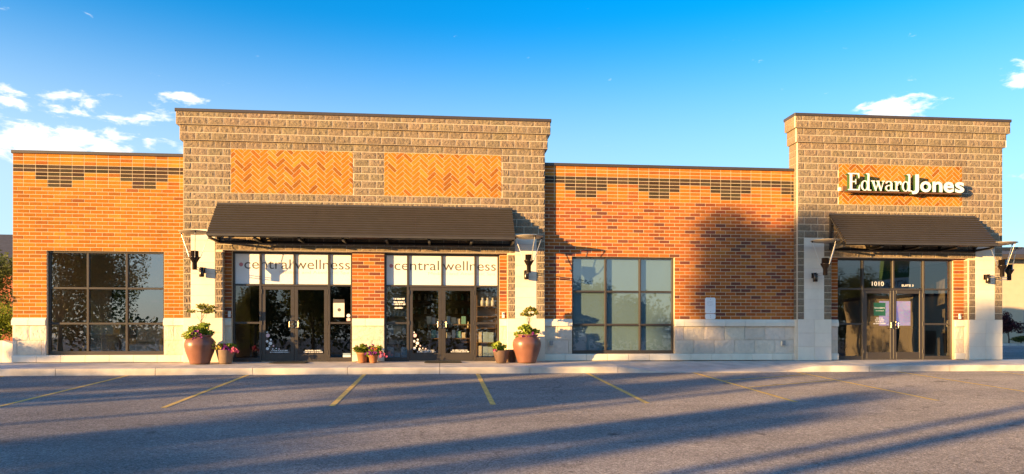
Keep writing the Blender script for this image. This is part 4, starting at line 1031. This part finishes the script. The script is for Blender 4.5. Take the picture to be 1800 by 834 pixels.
bedding('lime and purple bedding plants filling the urn left of the first storefront', -6.22, UY, .74, .47, .24, 2300, [(L_PURP, 9, .02, .02, .10), (L_PURP, 5, -.04, -.10, .03)], 53)
bedding('lime bedding plants filling the urn right of the shelf-lined storefront', 2.315, UY, .76, .42, .19, 1800, [(L_PURP, 8, -.08, -.05, .06), (L_PURP, 4, .16, .03, .05)], 54)
pot('tan stone pot beside the left urn', -5.60, -.72, -.012, .235, .15, .36, M_POTT, rim=False)
bedding('yellow purple and pink flowers spilling from the tan pot', -5.60, -.72, .36, .27, .15, 700, [(L_YELP, 22, -.15, .06, .07), (L_PURP, 14, .02, .06, .09), (L_PINK, 16, .26, -.04, .05)], 55)
pot('left terracotta pot of the group between the two storefronts', -2.10, -.55, -.01, .145, .105, .27, M_TERRA2); pot('right terracotta pot of the group between the two storefronts', -1.80, -.62, -.01, .125, .09, .22, M_TERRA2)
pot('dark terracotta pot behind the two in front between the storefronts', -1.95, -.30, -.006, .13, .095, .24, M_POTB)
bedding('lime green plant in the left terracotta pot', -2.12, -.55, .27, .22, .20, 800, [(L_PURP, 3, .14, -.02, .03)], 56, leafm=L_LIME)
bedding('purple and white flowering plant in the right terracotta pot', -1.78, -.62, .24, .24, .18, 800, [(L_PURP, 16, -.02, .02, .10), (L_ORAN, 5, .0, .10, .05), (L_PINK, 8, .26, -.06, .05)], 57)
bedding('purple and orange flowering plant in the pot at the back between the storefronts', -1.93, -.30, .25, .20, .18, 300, [(L_PURP, 8, 0, .14, .08), (L_ORAN, 6, .08, .12, .06)], 58)
pot('brown glazed bowl left of the right urn', 1.62, -.80, -.015, .225, .13, .33, M_POTB, rim=False)
bedding('green plant with a few pink flowers in the brown bowl', 1.62, -.80, .33, .28, .17, 800, [(L_PINK, 4, -.2, .0, .04)], 59)
pot('dark pot tucked behind the brown bowl and the urn', 1.92, -.42, -.008, .16, .12, .34, M_POTB)

# ------------------------------------------------------------------ inside the rooms
def bottle(x, y, z, h, r, mat, label, grp, white=True):
    o = MB().lathe([(0, 0), (r, 0), (r, h*.62), (r*.5, h*.74), (r*.45, h*.86), (r*.55, h*.86), (r*.55, h), (0, h)], (0, 0, 0), 12).build('bottle', mat, None, (x, y, z)); tag(o, label, 'bottle', grp); return o
def carton(x, y, z, w, d, h, mat, label, grp):
    mb = MB(); mb.cbox(-w/2, w/2, -d/2, d/2, 0, h, .004); mb.box(-w/2+.01, w/2-.01, -d/2-.002, -d/2-.0005, h*.3, h*.62); o = mb.build('carton', mat, None, (x, y, z)); tag(o, label, 'carton', grp); return o
def shelf(label, x, y, w, d, levels, h):
    r = thing('shelf_unit', label, 'shelf', (x, y, .012)); 
    for sx in (-1, 1): MB().box(sx*w/2-.015, sx*w/2+.015, -d/2, d/2, 0, h).build('side_panel', M_WOOD, r)
    for z in levels: MB().box(-w/2+.015, w/2-.015, -d/2, d/2, z-.012, z+.012).build('shelf_board', M_WOOD, r)
    MB().box(-w/2+.015, w/2-.015, d/2-.01, d/2, 0, h).build('back_panel', M_ROOM, r)
M_PROD = [simple('carton_white', (.62, .62, .60), .6), simple('carton_cream', (.66, .58, .42), .6), simple('carton_blue', (.34, .46, .56), .6), simple('carton_teal', (.20, .42, .38), .6)]
shelf('wooden shelf unit behind the left sidelight of the product storefront', -1.23, .75, .58, .35, (.45, .72, 1.25, 1.60, 1.95), 2.1)
for k in range(5): bottle(-1.45+k*.11, .66, 1.272, .13, .03, M_PROD[0], ordw[k]+' white bottle from the left on the middle shelf behind the left sidelight', 'bottles on the lower upper shelf')
for k in range(5): bottle(-1.45+k*.11, .66, 1.622, .15, .03, M_PROD[2], ordw[k]+' pale blue bottle from the left on the upper shelf behind the left sidelight', 'bottles on the upper shelf')
for k, (w, h, m) in enumerate(((.15, .20, 2), (.22, .24, 1), (.10, .19, 0))): carton(-1.42+k*.19, .66, .742, w, .14, h, M_PROD[m], ('pale blue', 'cream', 'white')[k]+' carton on the waist high shelf behind the left sidelight', 'cartons on the waist high shelf')
for k, (w, h) in enumerate(((.17, .36), (.16, .20), (.17, .36))): carton(-1.42+k*.19, .66, .03, w, .14, h, M_PROD[2], ('left tall', 'short middle', 'right tall')[k]+' pale blue carton on the floor behind the left sidelight', 'cartons on the floor')
shelf('wooden shelf unit behind the right sidelight of the product storefront', 1.32, .75, .58, .35, (.08, .50, .92, 1.25, 1.55), 2.0)
for k in range(3): bottle(1.20+k*.15, .66, 1.572, .24, .065, M_PROD[0], ordw[k]+' round white bottle from the left on the shelf behind the right sidelight', 'round bottles')
for z, zz in ((.092, 0), (.512, 1)):
    for k, (w, h, m) in enumerate(((.09, .32, 1), (.15, .30, 2), (.15, .29, 2))): carton(1.13+k*.155, .66, z+.012, w, .14, h, M_PROD[m], ('thin cream', 'wide blue', 'right hand blue')[k]+' carton on the '+('bottom', 'second')[zz]+' shelf behind the right sidelight', 'cartons behind the right sidelight')
tb = thing('display_table', 'two tier wooden product table behind the product doors', 'table', (.16, .95, .012))
for z in (.62, 1.02): MB().cbox(-.55, .75, -.2, .2, z-.015, z+.015, .004).build('table_top', M_WOOD, tb)
for sx in (-.5, .7):
    for sy in (-.17, .17): MB().box(sx-.02, sx+.02, sy-.02, sy+.02, 0, 1.005).build('leg', M_WOOD, tb)
k = 0
for z in (.65, 1.05):
    for x in (-.38, -.25, -.12, .18, .33, .47, .62):
        m = M_PROD[(k*7) % 4 if k % 3 else 1]
        carton(x+.04, .88, z, .10+.03*(k % 2), .1, .16+.07*((k*5) % 3)/2, m, ordw[k % 7]+' product box from the left on the '+('lower' if z < 1 else 'upper')+' tier of the display table', 'product boxes on the %s tier' % ('lower' if z < 1 else 'upper')); k += 1
bk = thing('shelf_unit', 'tall dark wooden shelf wall at the back of the product room', 'shelf', (.1, 3.6, .012))
for z in (.5, .95, 1.4, 1.85, 2.3): MB().box(-1.5, 1.5, -.15, .15, z-.015, z+.015).build('shelf_board', M_WOOD, bk)
MB().box(-1.5, 1.5, .14, .17, 0, 2.6).build('back_panel', M_WOOD, bk)
for z in (.95, 1.4, 1.85):
    for x in range(13): bottle(-1.3+x*.2, 3.5, z+.027, .20, .045, M_PROD[(x+int(z*3)) % 4], ordw[x]+' bottle from the left in the '+{.95: 'lowest', 1.4: 'middle', 1.85: 'top'}[z]+' filled row of the back shelf wall', 'bottles on the back shelf wall')
# left window room
ds = thing('reception_desk', 'pale rounded desk behind the left window', 'desk', (-9.7, 1.6, .012))
MB().lathe([(.42, 0), (.42, .72), (.46, .73), (.46, .77), (0, .77)], (0, 0, 0), 28).build('desk_body', M_PROD[0], ds); MB().cbox(-.40, .40, -.2, .2, .775, 1.02, .01).build('counter_box', M_PROD[1], ds)
ch = thing('armchair', 'white upholstered armchair behind the middle of the left window', 'armchair', (-8.55, 1.8, .012))
MB().cbox(-.42, .42, -.4, .4, .12, .45, .05).build('seat', M_PROD[0], ch); MB().cbox(-.40, .40, .22, .40, .46, 1.0, .06).build('backrest', M_PROD[1], ch)
for sx in (-1, 1): MB().cbox(sx*.46-.08, sx*.46+.08, -.4, .4, .12, .62, .03).build('armrest', M_PROD[0], ch)
for sx in (-.35, .35):
    for sy in (-.3, .3): MB().tube((sx, sy, 0), (sx, sy, .12), .02, 8).build('leg', M_WOOD, ch)
cb_ = thing('cabinet', 'low pale cabinet behind the right panes of the left window', 'cabinet', (-7.5, 1.7, .012))
MB().box(-.4, .4, -.22, .22, 0, .62).build('carcass', M_PROD[0], cb_); MB().box(-.42, .42, -.24, .24, .622, .65).build('top', M_WOOD, cb_)
for sx in (-.2, .2): MB().cbox(sx-.18, sx+.18, -.245, -.225, .05, .58, .004).build('door', M_PROD[0], cb_)
pf = thing('wall_picture', 'wide dark framed picture on the back wall of the left room', 'picture', (-9.1, 3.395, 1.65))
MB().cbox(-1.1, 1.1, -.04, 0, -.6, .6, .01).build('frame', M_DARK, pf); MB().box(-1.02, 1.02, -.045, -.041, -.52, .52).build('canvas', simple('canvas_green', (.06, .10, .05), .8, noise=.4, nscale=3), pf)
# right entrance room
scr = thing('display_counter', 'counter with a purple and blue patterned display standing behind the dark entrance doors', 'display', (14.12, 1.0, .012))
MB().box(-.55, .46, -.02, .02, 1.02, 1.78).build('panel', M_SCREEN, scr); MB().box(-.62, .62, -.2, .25, .93, .985).build('counter', M_DARK, scr)
for sx in (-.5, .5): MB().box(sx-.03, sx+.03, -.1, .1, 0, .93).build('leg', M_DARK, scr)

# ------------------------------------------------------------------ background left and right
lh = thing('brick_house', 'red brick house with dark roof beyond the left end', 'house', (-24.5, 22, -.1))
hw = MB().box(-6, 5.4, 0, 9, 0, 4.6).build('wall', M_MORTAR, lh); hp = Pieces('brick', BRICKS, M_BRICK, hw, 300)
for row in range(46):
    for k in range(9): 
        a = 2.7+k*.305+(.15 if row % 2 else 0); b = min(a+.305, 5.4)
        if b-a > .05: hp.add(a+J/2, b-J/2, row*BC+J/2, (row+1)*BC-J/2, -.01, .05, jit((.34, .10, .05), .15))
hp.done()
MB().box(-6, 2.7, -.012, -.002, 0, 4.6).build('render_panel', simple('house_brick_plain', (.34, .10, .05), .9, noise=.2, nscale=30), lh)
rf = MB(); rf.add([(-6.8, -1.0, 4.7), (6.2, -1.0, 4.7), (6.2, 10, 4.7), (-6.8, 10, 4.7), (-3, 4.5, 7.0), (2.2, 4.5, 7.0)], [(0, 1, 5, 4), (1, 2, 5), (2, 3, 4, 5), (3, 0, 4)]); rf.build('roof', M_ROOFD, lh)
MB().box(-6.8, 6.2, -1.0, 10, 4.45, 4.69).build('eaves', M_CAP, lh)
rnd = random.Random(5)
tree('garden_tree', 'green leafy tree at the left edge in front of the brick house', 'tree', (-15.2, 6.0, -.05), 4.2, blob_lobes(rnd, (0, 0, 2.5), (1.6, 1.3, 1.2), 14, .45), 5000, .12, L_TREE, 71, None, .09, 2.4)
cn = thing('conifer', 'tall dark conifer standing behind the brick house at the left edge', 'tree', (-26.2, 34, 0)); tbm = MB(); tbm.tube((0, 0, 0), (0, 0, 9.5), .2, 8, .03); tbm.build('trunk', M_BARK, cn)
cbm = MB(); rr_ = random.Random(8)
for i in range(60):
    z = 1.5+8*i/60; leaves(cbm, [((0, 0, z), (2.2*(1-i/64), 2.2*(1-i/64), .25))], 70, .22, rr_, .3, .35)
cbm.build('crown', L_DARK, cn)
tree('lime_shrub', 'bright lime green shrub at the left edge behind the low wall', 'shrub', (-12.75, 2.1, .1), 1.6, blob_lobes(random.Random(12), (0, 0, .95), (1.4, .6, .6), 14, .45), 5000, .09, L_LIME, 72, None, .03, .7)
rw = MB()
vs = [(-16, 1.0), (-13, .95), (-11.9, .75), (-11.35, .35)]
for (xa, ya), (xb, yb) in zip(vs, vs[1:]): rw.add([(xa, ya, -.4), (xb, yb, -.4), (xb, yb, .47 if xb > -11.5 else .58), (xa, ya, .60 if xa < -12 else .58), (xa, ya+.3, -.4), (xb, yb+.3, -.4), (xb, yb+.3, .47 if xb > -11.5 else .58), (xa, ya+.3, .60 if xa < -12 else .58)], [(0, 1, 2, 3), (3, 2, 6, 7), (5, 4, 7, 6), (1, 5, 6, 2), (0, 3, 7, 4)])
tag(rw.build('garden_wall', M_CONC), 'low pale concrete garden wall at the left end of the building', 'wall')
struct(MB().box(-60, -11.3, .9, 60, -.6, .0).build('lawn', M_GRASS))
tree('garden_shrub', 'leafy shrub beyond the left end of the walk, out at the edge', 'shrub', (-14.6, -1.6, -.05), 3.2, blob_lobes(random.Random(13), (0, 0, 2.05), (.55, .5, .28), 7, .42)+blob_lobes(random.Random(14), (.1, 0, .85), (.5, .5, .3), 5, .45), 900, .09, L_TREE, 73, None, .04, 1.8)
# right side
sr = MB(); sr.add([(16.75, .28, -.03), (90, .28, -.03), (90, 21, .12), (16.75, 21, .12)], [(0, 1, 2, 3)]); struct(sr.build('side_road', M_ASPH))
struct(MB().box(16.7, 90, 21, 23, -.3, .26).build('far_kerb', M_CONC)); struct(MB().box(16.7, 90, 23, 90, -.3, .24).build('verge', M_GRASS))
bh = thing('beige_house', 'large beige house with dark overhanging roof at the right edge', 'house', (41, 27, .2))
MB().box(-9, 9, 0, 12, 0, 5.9).build('wall', M_HOUSEB, bh)
for i in range(14): MB().box(-9, 9, -.014, -.001, i*.42+.008, i*.42+.412).build('siding_board', M_HOUSEB, bh)
MB().box(-9.6, 9.6, -1.3, 13, 5.9, 6.15).build('eaves', M_CAP, bh)
rf = MB(); rf.add([(-9.6, -1.3, 6.155), (9.6, -1.3, 6.155), (9.6, 13, 6.155), (-9.6, 13, 6.155), (-5, 6, 7.6), (5, 6, 7.6)], [(0, 1, 5, 4), (1, 2, 5), (2, 3, 4, 5), (3, 0, 4)]); rf.build('roof', M_ROOFD, bh)
tree('barberry_bush', 'dark red barberry bush at the right edge behind the tower', 'shrub', (36.0, 22.4, .24), 2.4, blob_lobes(random.Random(15), (0, 0, 1.2), (.95, .8, .9), 14, .42), 3600, .13, L_RED, 74, None, .05, 1.1)
tree('low_green_bush', 'low green bush at the right edge in front of the red one', 'shrub', (36.4, 21.9, .24), 1.0, blob_lobes(random.Random(16), (0, 0, .38), (.85, .5, .32), 10, .45), 2400, .10, L_TREE, 75, None, .03, .4)
bb = thing('utility_cabinet', 'tall blue grey steel cabinet with dark vents at the right edge', 'cabinet', (37.9, 22.6, .24))
MB().cbox(-.45, .6, -.3, .3, 0, 2.1, .02).build('body', M_BLUEBOX, bb)
for i in range(5): MB().box(-.30, -.12, -.31, -.301, .35+i*.34, .50+i*.34).build('vent', M_DARK, bb)
